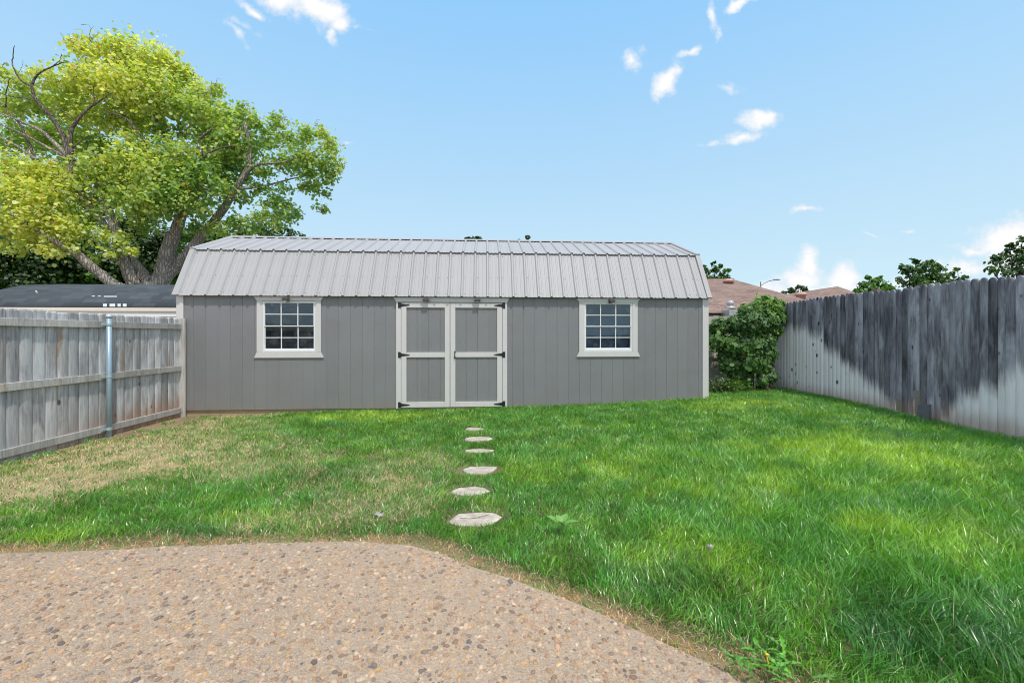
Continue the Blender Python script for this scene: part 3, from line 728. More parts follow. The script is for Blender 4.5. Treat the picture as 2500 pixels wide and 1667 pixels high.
def leaves(P, size, col, up=.3, shape='round', r_=rng, nrm=None, fold=.12):
    """P (n,3) centres -> vertices, hexagon faces"""
    n = len(P); d = r_.standard_normal((n, 3)); d /= np.linalg.norm(d, axis=1)[:, None]
    nn = r_.standard_normal((n, 3)); nn[:, 2] = np.abs(nn[:, 2])+up
    if nrm is not None: nn = nn*.55+nrm*1.3
    nn /= np.linalg.norm(nn, axis=1)[:, None]
    d = d-nn*(d*nn).sum(1)[:, None]; d /= np.linalg.norm(d, axis=1)[:, None]; s = np.cross(nn, d)
    out = {'round': [(-.5, 0), (-.2, .46), (.25, .38), (.58, 0), (.25, -.38), (-.2, -.46)], 'long': [(-.6, 0), (-.2, .2), (.3, .18), (.7, 0), (.3, -.18), (-.2, -.2)],
           'wide': [(-.45, 0), (-.25, .5), (.2, .55), (.6, 0), (.2, -.55), (-.25, -.5)]}[shape]
    sz = size*r_.uniform(.5, 1.45, n)
    V = np.stack([P+d*(a*sz)[:, None]+s*(b*sz)[:, None]+nn*((abs(b)*fold-abs(a)*.08)*sz)[:, None] for a, b in out], 1)
    return V.reshape(-1, 3), np.arange(n*6).reshape(n, 6), np.repeat(col, 6, 0)
def clumps(blobs, per, sub=.34, sq=.75, r_=rng, shell=.55, nsub=None, hang=0, dens=1.0):
    """blobs: (x,y,z,r,...) -> leaf centres grouped into sub-clumps lying in each blob"""
    P = []; ids = []; shade_ = []
    for bi, b in enumerate(blobs):
        r = b[3]; ns = nsub or max(6, int(dens*16*(r/.8)**1.6)); 
        dv = r_.standard_normal((ns, 3)); dv /= np.linalg.norm(dv, axis=1)[:, None]
        rad_ = r*(shell+(1-shell)*r_.random(ns))[:, None]*np.array([1, 1, .85]); cc = np.array(b[:3])+dv*rad_*.85
        for c_ in cc:
            k2 = max(6, int(per*r*r_.uniform(.5, 1.4))); q_ = r_.standard_normal((k2, 3))*np.array([1, 1, sq])*r*sub*.62*r_.uniform(.6, 1.2)
            if hang: q_[:, 2] -= np.abs(r_.standard_normal(k2))*hang*r
            P.append(c_+q_); ids.append(np.full(k2, bi)); shade_.append(np.full(k2, r_.random()))
    return np.concatenate(P), np.concatenate(ids), np.concatenate(shade_)
def bark_mat(name, c0, c1):
    m, t, o = new_mat(name); c = t.obj()
    n = t.noise(t.mapping(c, (1, 1, .22)), 13, 6, .7, 1.2); n2 = t.noise(c, 2, 4)
    v = t.add('ShaderNodeTexVoronoi', {'Vector': t.mapping(c, (1, 1, .2)), 'Scale': 17.0}, feature='DISTANCE_TO_EDGE').outputs['Distance']
    col = t.mix(n, c0, c1); col = t.mix(t.ramp(v, 0, .12, .75, 0), col, tuple(x*.3 for x in c0)); col = t.mix(t.math('MULTIPLY', t.ramp(n2, .5, .7), .5), col, tuple(min(1, x*1.3) for x in c1))
    principled(t, o, Base_Color=col, Roughness=.9, Normal=t.bump(t.math('ADD', t.ramp(v, 0, .25), n), .9, .04)); return m
BARK = bark_mat('cottonwood_bark', (.28, .24, .21), (.54, .49, .44)); BARK2 = bark_mat('dark_bark', (.07, .055, .045), (.18, .14, .11))
def limb(mb, pts, r0, r1, n=10, sub=4, wob=.02):
    P = [Vector(p) for p in pts]; out = []; rs = []
    for i in range(len(P)-1):
        a = P[max(i-1, 0)]; b = P[i]; c_ = P[i+1]; d_ = P[min(i+2, len(P)-1)]
        for s in range(sub):
            t_ = s/sub
            out.append(.5*((2*b)+(c_-a)*t_+(2*a-5*b+4*c_-d_)*t_*t_+(3*b-a-3*c_+d_)*t_**3))
    out.append(P[-1]); L = len(out)
    rs = [r0+(r1-r0)*(i/(L-1))**.85 for i in range(L)]
    out = [p+Vector((random.uniform(-1, 1), random.uniform(-1, 1), random.uniform(-.3, .3)))*wob*(1 if 0 < i < L-1 else 0) for i, p in enumerate(out)]
    mb.tube(out, rs, n); return out

# ---------------------------------------------------------------- the big cottonwood
TY = 14.0
ct = root('cottonwood_tree', at(370, 818, TY).xyz[:2]+(-.1,) if False else (at(345, 818, TY).x, TY, -.1), 'large yellow-green tree with several pale trunks behind the dark-roofed shed', 'tree')
def tp(px, py, dy=0.0): return at(px, py, TY+dy)
base = Vector((ct.location.x, TY, -.15))
mb = MB(); random.seed(5)
limb(mb, [base, tp(372, 740), tp(388, 694), tp(402, 650), tp(412, 610), tp(424, 571)], .33, .18, 14)
limb(mb, [base+Vector((-.1, 0, .1)), tp(372, 730, -.1), tp(360, 688, -.1), tp(340, 660, -.2), tp(318, 632, -.3), tp(298, 596, -.4), tp(280, 540, -.5)], .25, .09, 12)
limb(mb, [base+Vector((-.3, 0, 0)), tp(338, 730, -.3), tp(325, 694, -.4), tp(308, 655, -.5), tp(293, 620, -.6), tp(285, 580, -.6), tp(262, 500, -.6), tp(230, 430, -.5)], .22, .08, 12)
limb(mb, [base+Vector((-.5, 0, .1)), tp(315, 735, -.6), tp(280, 696, -.8), tp(235, 662, -1), tp(191, 622, -1.2), tp(149, 597, -1.3), tp(90, 560, -1.4), tp(30, 520, -1.5)], .2, .06, 12)
build('trunk', mb, BARK, ct, smooth_=True)
def branch(pts, r0, r1, mat=BARK, n=7):
    mb = MB(); limb(mb, [tp(*p) for p in pts], r0, r1, n, 4, .012); return build('branch', mb, mat, ct, smooth_=True)
branch([(424,573,0),(432,545,0),(440,510,0),(444,480,.1),(436,430,.2),(410,370,.3),(385,300,.3),(360,230,.4)], .15, .04)
branch([(420,590,0),(436,560,-.1),(452,520,-.1),(466,500,-.2),(490,470,-.3),(520,420,-.3)], .13, .03)
branch([(394,690,.1),(415,664,.1),(455,622,.2),(490,580,.2),(520,545,.2),(552,500,.1),(574,463,0),(596,430,0),(608,400,0),(608,360,0),(598,300,0)], .2, .05)
branch([(598,425,0),(615,408,-.1),(632,401,-.1),(655,399,-.2),(680,398,-.2),(730,385,-.2),(770,370,-.2)], .06, .015)
branch([(574,463,0),(640,455,.2),(700,440,.3),(740,430,.3)], .05, .012)
dk = bark_mat('dead_wood', (.13, .105, .09), (.28, .24, .21))
dead = [[(176,395,-1),(165,365,-1),(155,335,-1),(130,291,-1),(92,249,-1),(77,210,-1),(92,184,-1),(130,161,-1),(165,151,-1)],
 [(77,212,-1),(50,195,-1),(33,165,-1),(31,142,-1),(36,112,-1.1)],[(168,385,-1),(107,325,-1.1),(46,295,-1.1),(-40,262,-1.2)],
 [(172,392,-1),(120,362,-1.1),(50,325,-1.2),(-60,280,-1.3)],[(84,387,-1.1),(66,340,-1.1),(46,302,-1.1),(14,265,-1.1),(-20,230,-1.1)],[(90,392,-1.1),(40,356,-1.2),(-50,310,-1.2)],
 [(172,380,-1),(172,325,-1),(188,295,-1),(214,268,-1),(245,245,-1),(275,226,-1)],[(178,360,-1),(198,345,-1),(214,333,-1)],
 [(14,262,-1.1),(16,220,-1.1),(25,190,-1.1)],[(92,250,-1),(60,240,-1),(20,235,-1),(-20,215,-1)],[(130,161,-1),(145,148,-1),(150,132,-1)],[(188,295,-1),(150,270,-1.1),(110,265,-1.1)],
 [(228,260,-1),(230,237,-1),(227,205,-1)]]
for i, p in enumerate(dead):
    branch(p, (.09, .03, .07, .05, .045, .07, .075, .022, .02, .022, .012, .015, .018)[i], .008, BARK if i in (2, 3, 5) else dk)
branch([(176,395,-1),(182,430,-.9),(200,480,-.8),(230,520,-.7),(262,560,-.6)], .13, .1)
for p in ([(333,318,-.9),(322,305,-.9),(314,295,-.9),(290,282,-.9),(260,272,-.9)],[(494,386,-.6),(524,367,-.6),(570,354,-.6)],[(488,340,-.6),(505,325,-.6),(522,312,-.6)],
          [(430,500,-.4),(410,420,-.5),(370,370,-.6),(333,318,-.9)],[(440,480,-.2),(470,420,-.4),(494,380,-.6),(490,337,-.6)]): branch(p, .05, .015, dk)
# crown: blob (overview px x, y, r, depth offset, yellowness)
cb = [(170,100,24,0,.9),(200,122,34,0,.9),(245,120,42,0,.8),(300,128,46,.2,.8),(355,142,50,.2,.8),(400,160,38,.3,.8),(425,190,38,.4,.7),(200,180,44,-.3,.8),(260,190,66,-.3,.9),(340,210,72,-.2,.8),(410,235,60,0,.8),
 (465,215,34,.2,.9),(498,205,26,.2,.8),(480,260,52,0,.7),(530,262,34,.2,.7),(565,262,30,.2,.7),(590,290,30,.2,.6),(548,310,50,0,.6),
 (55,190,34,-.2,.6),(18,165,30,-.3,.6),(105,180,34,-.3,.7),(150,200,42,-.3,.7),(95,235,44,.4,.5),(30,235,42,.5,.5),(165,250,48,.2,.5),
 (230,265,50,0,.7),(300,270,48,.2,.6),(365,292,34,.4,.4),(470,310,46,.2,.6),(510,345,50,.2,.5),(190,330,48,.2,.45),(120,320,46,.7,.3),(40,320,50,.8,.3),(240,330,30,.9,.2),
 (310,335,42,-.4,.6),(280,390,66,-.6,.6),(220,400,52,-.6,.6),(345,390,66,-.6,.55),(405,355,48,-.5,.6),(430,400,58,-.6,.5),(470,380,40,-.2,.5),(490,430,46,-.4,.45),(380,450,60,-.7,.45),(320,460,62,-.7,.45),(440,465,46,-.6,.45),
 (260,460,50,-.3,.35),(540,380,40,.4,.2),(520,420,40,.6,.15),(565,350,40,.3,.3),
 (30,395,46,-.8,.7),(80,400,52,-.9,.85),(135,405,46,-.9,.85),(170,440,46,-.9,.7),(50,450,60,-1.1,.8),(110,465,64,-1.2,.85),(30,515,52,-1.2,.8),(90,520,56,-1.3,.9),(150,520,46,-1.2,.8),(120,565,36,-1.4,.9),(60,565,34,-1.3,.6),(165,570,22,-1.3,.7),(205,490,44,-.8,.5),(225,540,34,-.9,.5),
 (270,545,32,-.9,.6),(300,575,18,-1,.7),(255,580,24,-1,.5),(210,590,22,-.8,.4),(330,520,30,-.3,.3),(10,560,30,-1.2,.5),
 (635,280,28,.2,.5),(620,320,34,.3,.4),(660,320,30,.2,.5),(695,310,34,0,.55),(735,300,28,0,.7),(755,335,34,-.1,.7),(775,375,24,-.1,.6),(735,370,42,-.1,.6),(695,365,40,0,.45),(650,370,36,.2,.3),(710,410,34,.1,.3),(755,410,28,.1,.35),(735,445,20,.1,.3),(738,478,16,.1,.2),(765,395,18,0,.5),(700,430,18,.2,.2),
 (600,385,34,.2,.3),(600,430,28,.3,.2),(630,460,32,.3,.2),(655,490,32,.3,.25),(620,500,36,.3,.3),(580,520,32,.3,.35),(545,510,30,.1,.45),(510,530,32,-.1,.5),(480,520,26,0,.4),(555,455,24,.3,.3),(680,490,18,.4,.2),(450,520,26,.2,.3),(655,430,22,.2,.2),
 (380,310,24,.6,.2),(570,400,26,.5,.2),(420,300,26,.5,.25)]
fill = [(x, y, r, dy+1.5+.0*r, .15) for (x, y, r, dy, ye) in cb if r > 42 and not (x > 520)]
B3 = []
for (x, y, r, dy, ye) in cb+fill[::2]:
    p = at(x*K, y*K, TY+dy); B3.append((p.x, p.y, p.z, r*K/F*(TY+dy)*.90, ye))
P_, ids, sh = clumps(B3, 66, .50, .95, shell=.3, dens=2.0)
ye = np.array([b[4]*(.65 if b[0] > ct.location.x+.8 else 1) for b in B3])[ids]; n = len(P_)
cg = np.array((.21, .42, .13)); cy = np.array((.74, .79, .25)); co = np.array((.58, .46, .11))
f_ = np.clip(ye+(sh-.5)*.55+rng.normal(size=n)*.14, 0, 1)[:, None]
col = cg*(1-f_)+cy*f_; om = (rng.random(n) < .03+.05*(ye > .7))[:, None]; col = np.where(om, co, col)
nr = (P_-np.array([b[:3] for b in B3])[ids])
nr /= np.linalg.norm(nr, axis=1)[:, None]+1e-6; nr[:, 2] += .2; nr *= .25
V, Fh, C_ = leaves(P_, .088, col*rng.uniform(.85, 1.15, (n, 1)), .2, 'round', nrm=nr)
random.seed(12); mb = MB()
for i in range(330):
    b = B3[random.randrange(len(cb))]; c0 = Vector(b[:3]); q0 = c0+Vector((random.gauss(0, .4), random.gauss(0, .4)-.15, random.gauss(0, .35)))*b[3]
    dv = Vector((random.gauss(0, 1)+.25*(c0.x-ct.location.x)/3, random.gauss(0, .6)-.2, random.gauss(.25, .6))).normalized()*b[3]*random.uniform(.5, .9)
    limb(mb, [q0, q0+dv*.35+Vector((random.gauss(0, .05), 0, random.gauss(0, .05))), q0+dv*.7+Vector((random.gauss(0, .07), 0, random.gauss(0, .07))), q0+dv], random.uniform(.007, .016), .003, 4, 2, .01)
build('twigs', mb, BARK, ct)['kind'] = 'stuff'
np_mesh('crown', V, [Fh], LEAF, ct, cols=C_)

def tree(name, base_xy, z0, blobs, label, c0, c1, per=40, size=.12, tr_r=.18, group=None, bark=BARK2, shell=.3, sub=.4, up=.2, shape='round'):
    rt = root(name, (base_xy[0], base_xy[1], z0), label, 'tree', group)
    mb = MB(); bc = np.mean([b[:3] for b in blobs], 0); b0 = Vector((base_xy[0], base_xy[1], z0-.1)); mid = Vector((base_xy[0]*.5+bc[0]*.5, base_xy[1]*.5+bc[1]*.5, z0+(bc[2]-z0)*.55))
    limb(mb, [b0, (b0+mid)/2, mid], tr_r, tr_r*.6, 8)
    for b in blobs: limb(mb, [mid, (mid+Vector(b[:3]))/2+Vector((0, 0, .1)), Vector(b[:3])+Vector((0, 0, b[3]*.4))], tr_r*.4, tr_r*.07, 5, 3, .03)
    build('trunk', mb, bark, rt, smooth_=True)
    P2, id2, s2 = clumps(blobs, per, sub, .8, shell=shell)
    f2 = np.clip(s2+rng.normal(size=len(P2))*.2, 0, 1)[:, None]; col2 = np.array(c0)*(1-f2)+np.array(c1)*f2
    n2 = P2-np.array([b[:3] for b in blobs])[id2]; n2 /= np.linalg.norm(n2, axis=1)[:, None]+1e-6
    V2, F2, C2 = leaves(P2, size, col2, up, shape, nrm=n2*.6)
    np_mesh('crown', V2, [F2], LEAF, rt, cols=C2); return rt
def tb(lst, Y): 
    out = []
    for e in lst:
        x, y, r = e[:3]; dy = e[3] if len(e) > 3 else 0
        p = at(x*K, y*K, Y+dy); out.append((p.x, p.y, p.z, r*K/F*(Y+dy)))
    return out
G0, G1 = (.018, .055, .012), (.08, .20, .03)
gp = 'dark trees behind the yellow-green tree'
tree('evergreen_tree', (at(30*K, 800, 19).x, 19), -.1, tb([(10,590,60),(60,560,60),(-10,640,60),(60,640,55),(110,600,50),(100,655,40),(0,530,50),(30,690,30),(-40,600,60),(70,690,30)], 19), 'dense dark green tree at far left above the dark shed roof', G0, G1, 55, .13, .2, gp)
tree('evergreen_tree', (at(190*K, 800, 20).x, 20), -.1, tb([(160,620,50),(210,610,55),(190,560,45),(240,640,45),(150,660,45),(270,600,40),(200,665,40),(250,670,30),(140,560,40)], 20), 'dark leafy tree behind the leaning left trunks of the yellow-green tree', G0, (.13,.32,.05), 60, .13, .2, gp)
tree('evergreen_tree', (at(330*K, 800, 21).x, 21), -.1, tb([(300,640,45),(340,590,55),(330,650,50),(380,560,50),(320,530,40),(390,620,45),(290,590,40),(340,480,34),(300,680,30),(380,670,30),(290,520,30)], 21), 'very dark tree between the forked trunks of the yellow-green tree', G0, G1, 55, .13, .2, gp)
tree('leafy_tree', (at(450*K, 800, 18.5).x, 18.5), -.1, tb([(430,590,40),(470,560,40),(450,640,45),(500,540,34),(440,540,34),(520,560,30),(400,640,34),(480,610,40)], 18.5), 'mid green tree just left of the shed roof ridge behind the trunks', (.06,.15,.02), (.18,.36,.06), 50, .12, .2, gp)
tree('leafy_tree', (at(610*K, 800, 22).x, 22), -.1, tb([(560,530,26),(600,525,30),(640,520,26),(670,535,18),(620,560,34),(655,560,30),(695,545,9),(580,560,30),(590,495,18),(610,470,14),(690,560,20),(548,545,18)], 22), 'dark small-leaved tree rising above the left end of the shed ridge', (.025,.07,.015), (.10,.20,.05), 42, .11, .16, gp)
tree('small_tree', (at(1086*K, 800, 24).x, 24), -.1, tb([(1080,552,12),(1093,550,10),(1072,549,6),(1100,548,5),(1086,580,22)], 24), 'tiny dark treetop peeping over the middle of the shed ridge', (.02,.05,.012), (.07,.15,.03), 60, .13, .12)
tree('small_tree', (at(1212*K, 800, 24).x, 24), -.1, tb([(1200,556,7),(1213,545,7),(1214,556,8),(1192,553,4),(1210,590,22)], 24), 'tiny twiggy treetop peeping over the shed ridge right of the doors', (.02,.05,.012), (.07,.15,.03), 60, .13, .12)
tree('leafy_tree', (at(1640*K, 800, 26).x, 26), -.1, tb([(1625,622,14),(1642,618,14),(1660,630,14),(1675,620,8),(1615,612,8),(1640,605,6),(1655,610,6),(1625,640,20),(1650,645,22),(1612,640,16),(1672,635,9)], 26), 'green leafy treetop between the shed roof and the brown roof', (.04,.11,.02), (.14,.28,.06), 42, .15, .16)
gr_ = 'treetops beyond the right fence'
tree('leafy_tree', (at(1830*K, 800, 45).x, 45), -.1, tb([(1815,668,10),(1835,660,9),(1850,665,9),(1800,672,8),(1825,675,14),(1845,678,12)], 45), 'small pale green treetop behind the dip of the brown roof', (.04,.09,.03), (.12,.22,.06), 40, .22, .2, gr_)
tree('leafy_tree', (at(2010*K, 800, 30).x, 30), -.1, tb([(1985,655,16),(2010,648,18),(2035,655,16),(1970,665,10),(2050,660,10),(2010,670,26),(2040,672,20),(1985,675,20),(1995,638,7),(2020,640,8)], 30), 'rounded bright green treetop beyond the right fence', (.06,.16,.03), (.18,.38,.07), 46, .17, .18, gr_)
tree('leafy_tree', (at(2120*K, 800, 24).x, 24), -.1, tb([(2090,620,20),(2120,612,22),(2150,615,18),(2135,635,24),(2100,640,24),(2170,635,14),(2070,640,12),(2115,660,30),(2145,655,24),(2105,600,10),(2140,602,10),(2078,615,10)], 24), 'broad dark green treetop beyond the middle of the right fence', (.03,.09,.02), (.12,.26,.05), 46, .14, .18, gr_)
tree('leafy_tree', (at(2200*K, 800, 27).x, 27), -.1, tb([(2190,630,12),(2205,640,14),(2200,618,6),(2218,636,7),(2180,645,14),(2205,655,18),(2230,650,6)], 27), 'thin twiggy treetop between two larger trees over the fence', (.04,.10,.02), (.12,.25,.05), 34, .14, .14, gr_)
tree('leafy_tree', (at(2340*K, 800, 17).x, 17), -.1, tb([(2290,600,20),(2320,585,22),(2345,570,22),(2300,620,24),(2335,610,30),(2360,590,34),(2275,620,12),(2320,565,12),(2350,550,12),(2285,590,10),(2380,620,40),(2390,570,34)], 17), 'dark open-branched tree at the far right above the fence', (.03,.08,.02), (.10,.22,.05), 50, .11, .16, gr_)

# ---------------------------------------------------------------- neighbour's dark-roofed shed
ns = root('neighbour_shed', (-8.2, 9.6, 0), 'low white-sided shed with dark shingle roof behind the left fence', 'shed')
shm, t, o = new_mat('dark_shingle')
c = t.obj()
br = t.add('ShaderNodeTexBrick', {'Vector': t.mapping(c, (1, 1, 1)), 'Color1': (.035, .045, .060, 1), 'Color2': (.085, .105, .13, 1), 'Mortar': (.02, .022, .03, 1), 'Scale': 1.0, 'Mortar Size': .004, 'Brick Width': .23, 'Row Height': .14, 'Bias': -.2}, offset=.37)
t.l.new(t.attr('uvp').outputs['Vector'], br.inputs['Vector'])
gn = t.noise(c, 90, 4, .7); col = t.mix(t.math('MULTIPLY', gn, .4), br.outputs['Color'], (.10, .12, .14)); 
n = t.noise(c, .8, 4); col = t.mix(t.ramp(n, .4, .7, 0, .5), col, (.07, .085, .10))
principled(t, o, Base_Color=col, Roughness=.9, Normal=t.bump(gn, .5, .01))
xa, xb = -10.55, -5.75
zE, zK2, zR2 = at(300, 750, 9.5).z, at(10.6, 708, 9.95).z, at(280, 694.5, 11.2).z
prof2 = [(9.45, zE), (9.62, zE+.16), (9.80, zE+.29), (9.95, zK2), (10.4, zK2+.16), (11.2, zR2), (12.0, zK2+.16), (12.45, zK2), (12.95, zE)]
V = []; fq = []; uv = []; s_ = 0
for i, (y, z) in enumerate(prof2):
    if i: s_ += math.hypot(y-prof2[i-1][0], z-prof2[i-1][1])
    V += [(xa, y, z), (xb, y, z)]; uv += [(xa, s_, 0), (xb, s_, 0)]
for i in range(len(prof2)-1): fq.append((2*i, 2*i+1, 2*i+3, 2*i+2))
ro = np_mesh('roof', np.array(V), [np.array(fq)], shm, ns, smooth_=False)
a = ro.data.attributes.new('uvp', 'FLOAT_VECTOR', 'POINT'); a.data.foreach_set('vector', np.array(uv, 'f').ravel())
so = ro.modifiers.new('t', 'SOLIDIFY'); so.thickness = .02
vs_m = paint('white_siding', (.76, .77, .78), .5, .03); fas = paint('cream_fascia', (.78, .74, .66), .6, .06)
mb = MB(); mb.box(xa+.02, xb-.02, 9.452, 9.47, zE-.085, zE-.012); build('fascia', mb, fas, ns)
mb = MB(); zz = zE-.09
while zz > -.05: mb.prism([(9.472, zz-.105), (9.484, zz), (9.60, zz), (9.60, zz-.105)], xa+.1, xb-.1, axis='x'); zz -= .108
mb.box(xa+.1, xa+.13, 9.60, 12.8, -.05, zE-.05); mb.box(xb-.13, xb-.1, 9.60, 12.8, -.05, zE-.05); mb.box(xa+.13, xb-.13, 12.77, 12.8, -.05, zE-.05)
for X in (xa+.1, xb-.1): mb.add([(X, y, z-.02) for y, z in prof2], [tuple(range(len(prof2)))])
build('wall', mb, vs_m, ns)
# bare patches where tabs are missing
pm = paint('bare_patch', (.52, .56, .60), .7, .06)
def on_roof(px, py):
    # intersection of a photo ray with the lower roof slopes
    d = dirv(px, py)
    for (y0, z0), (y1, z1) in zip(prof2, prof2[1:5]):
        # solve ZC + d2 t = z0 + (d1 t - y0)*m
        m_ = (z1-z0)/(y1-y0); t_ = (z0-y0*m_-ZC)/(d[2]-d[1]*m_)
        if t_ > 0 and y0-.02 <= d[1]*t_ <= y1+.02: 
            n_ = Vector((0, -m_, 1)).normalized(); return Vector((d[0]*t_, d[1]*t_, ZC+d[2]*t_))+n_*.006
    return None
for (a0, a1, b0, b1) in ((1185,1230,903,935),(1260,1325,903,935),(1352,1388,903,935),(1412,1455,903,935),(1195,1345,814,824),(1125,1160,812,819),(1055,1092,812,820),(405,425,752,760),(412,436,768,776)):
    q_ = [on_roof(x/4.704, 550+y/4.704) for x, y in ((a0, b1), (a1, b1), (a1, b0), (a0, b0))]
    mb = MB()
    if all(q_): mb.add(q_+[v-Vector((0, 0, .004)) for v in q_], [(0,1,2,3),(7,6,5,4),(0,4,5,1),(1,5,6,2),(2,6,7,3),(3,7,4,0)])
    if mb.v: build('bare_patch', mb, pm, ro)

# neighbour's terracotta roofed house behind the dark trees
th_ = root('house', (-17, 24, 0), 'house with a terracotta tile roof glimpsed behind the dark trees', 'house')
tm, t, o = new_mat('terracotta'); c = t.obj(); wv_ = t.add('ShaderNodeTexWave', {'Vector': c, 'Scale': 3.0, 'Distortion': .4}).outputs['Fac']
principled(t, o, Base_Color=t.mix(t.noise(c, 6, 4), (.55, .18, .09), (.70, .32, .20)), Roughness=.8, Normal=t.bump(wv_, .6, .03))
mb = MB(); zz = at(30*K, 695*K, 24).z
mb.add([(-26, 23, zz-1.1), (-10, 23, zz-1.1), (-10, 27, zz+.35), (-26, 27, zz+.35), (-26, 31, zz-1.1), (-10, 31, zz-1.1)], [(0,1,2,3), (3,2,5,4), (0,3,4), (1,5,2)]); build('roof', mb, tm, th_)
mb = MB(); mb.box(-25.6, -10.4, 23.5, 30.5, -.1, zz-1.0); build('wall', mb, paint('tan_brick', (.45, .32, .24), .9, .2, 3), th_)

# ---------------------------------------------------------------- brown-roofed house on the right
bh = root('house', (14, 19, 0), 'neighbouring house with a brown shingle hip roof beyond the shed', 'house')
bm_, t, o = new_mat('brown_shingle'); c = t.obj()
br = t.add('ShaderNodeTexBrick', {'Vector': t.mapping(c, (1, 1, 1)), 'Color1': (.20, .125, .10, 1), 'Color2': (.33, .225, .19, 1), 'Mortar': (.12, .08, .065, 1), 'Scale': 1.0, 'Mortar Size': .012, 'Brick Width': .32, 'Row Height': .15}, offset=.4)
n = t.noise(c, 1.2, 5); gn = t.noise(c, 50, 4, .7); col = t.mix(t.ramp(n, .4, .7, 0, .5), br.outputs['Color'], (.34, .24, .20)); col = t.mix(t.math('MULTIPLY', gn, .3), col, (.15, .1, .08))
principled(t, o, Base_Color=col, Roughness=.92, Normal=t.bump(gn, .5, .02))
ridgeA = at(1700, 680, 22); ridgeB = at(1790*1.0, 682, 22); ez = 2.15
corner = at(1925, 760, 16); valley = at(1926, 724, 19)
mb = MB()
e0 = Vector((3.0, 16, ez)); e1 = Vector((14.6, 16, ez)); r0_ = Vector((5.0, 22, ridgeB.z)); r1_ = ridgeB
h1 = at(1990, 740, 19.0); back0 = Vector((3.0, 28, ez)); back1 = Vector((18, 28, ez)); 
mb.add([e0, e1, r1_, r0_, back1, back0], [(0,1,2,3), (1,4,2), (4,5,3,2), (5,0,3)])
ma = build('roof', mb, bm_, bh)
mb = MB(); mb.tube([r1_+Vector((0, 0, .02)), Vector((18, 28, ez))], [.05, .05], 6); mb.tube([r0_, r1_], [.04, .04], 6); build('ridge_cap', mb, bm_, ma)
# second hip wing
pk = at(2045, 699, 24); pk2 = pk+Vector((.4, 5, 0))
def hip(mb, pk, pk2, xl, xr, yf, yb, ez): mb.add([Vector((xl, yf, ez)), Vector((xr, yf, ez)), pk, Vector((xl, yb, ez)), Vector((xr, yb, ez)), pk2], [(0,1,2), (1,4,5,2), (4,3,5), (3,0,2,5)])
mb = MB(); hip(mb, pk, pk2, at(1872, 738, 19).x-1.0, at(2230, 740, 19).x, 19, 30, at(2045, 745, 19).z-.35); build('roof', mb, bm_, bh)
mb = MB(); mb.box(3.4, 14.2, 16.4, 27.5, -.1, ez-.02); mb.box(14.2, 19, 20, 29, -.1, 2.3); build('wall', mb, paint('house_wall', (.5, .42, .36), .9, .1, 3), bh)
def on_plane(px, py, p0, nrm):
    d = Vector(dirv(px, py)); o_ = Vector((0, 0, ZC)); return o_+d*((p0-o_).dot(nrm)/d.dot(nrm))
nf_ = (e1-e0).cross(r1_-e1).normalized(); nf_ = nf_ if nf_.z > 0 else -nf_
pinkm = paint('pink_vent', (.55, .33, .27), .6)
for (vx, vy) in ((1779, 691),):
    p = on_plane(vx, vy, e0, nf_); mb = MB(); mb.lathe(p, [(.23, 0), (.23, .06), (.28, .07), (.26, .13), (.17, .19), (.05, .22)], 16); build('roof_vent', mb, pinkm, ma, smooth_=True)
p = at(1955, 717, 19.6); mb = MB(); mb.lathe(p-Vector((0, 0, .2)), [(.2, -.2), (.2, .1), (.27, .12), (.25, .2), (.15, .26), (.05, .28)], 16); build('roof_vent', mb, pinkm, bh, smooth_=True)
p = on_plane(1783, 752, e0, nf_); mb = MB(); whm = paint('white_vent', (.45, .46, .47), .4, metallic=.2)
mb.lathe(p, [(.20, -.05), (.17, .06), (.10, .08), (.10, .12), (.135, .14), (.145, .2), (.12, .27), (.06, .31)], 16); build('turbine_vent', mb, whm, ma, smooth_=True)
p = on_plane(1790, 762, e0, nf_); mb = MB(); mb.box(p.x-.45, p.x+.5, p.y-.5, p.y+.1, p.z-.16, p.z+.06); build('roof_box', mb, whm, ma)

# ---------------------------------------------------------------- street lamp far behind
lp = at(1857, 700, 60); sl = root('street_lamp', (lp.x, 60, -.05), 'tall thin grey street lamp with curved arm above the brown roof', 'street lamp')
gm = paint('lamp_grey', (.32, .33, .35), .5, metallic=.2); topz = at(1857, 688, 60).z
mb = MB(); mb.tube([(lp.x, 60, -.05), (lp.x, 60, topz)], [.13, .08], 10); pl_ = build('pole', mb, gm, sl)
A = [at(1857, 698, 60), at(1865, 692, 60), at(1877, 686, 60), at(1888, 684, 60)]
mb = MB(); mb.tube(A, [.06]*4, 8); build('arm', mb, gm, sl)
hd = at(1896, 683, 60); mb = MB(); mb.prism([(hd.x-.5, hd.z-.06), (hd.x+.4, hd.z-.08), (hd.x+.55, hd.z), (hd.x+.3, hd.z+.09), (hd.x-.5, hd.z+.07)], 59.85, 60.15); build('lamp_head', mb, gm, sl, bevel=.03)

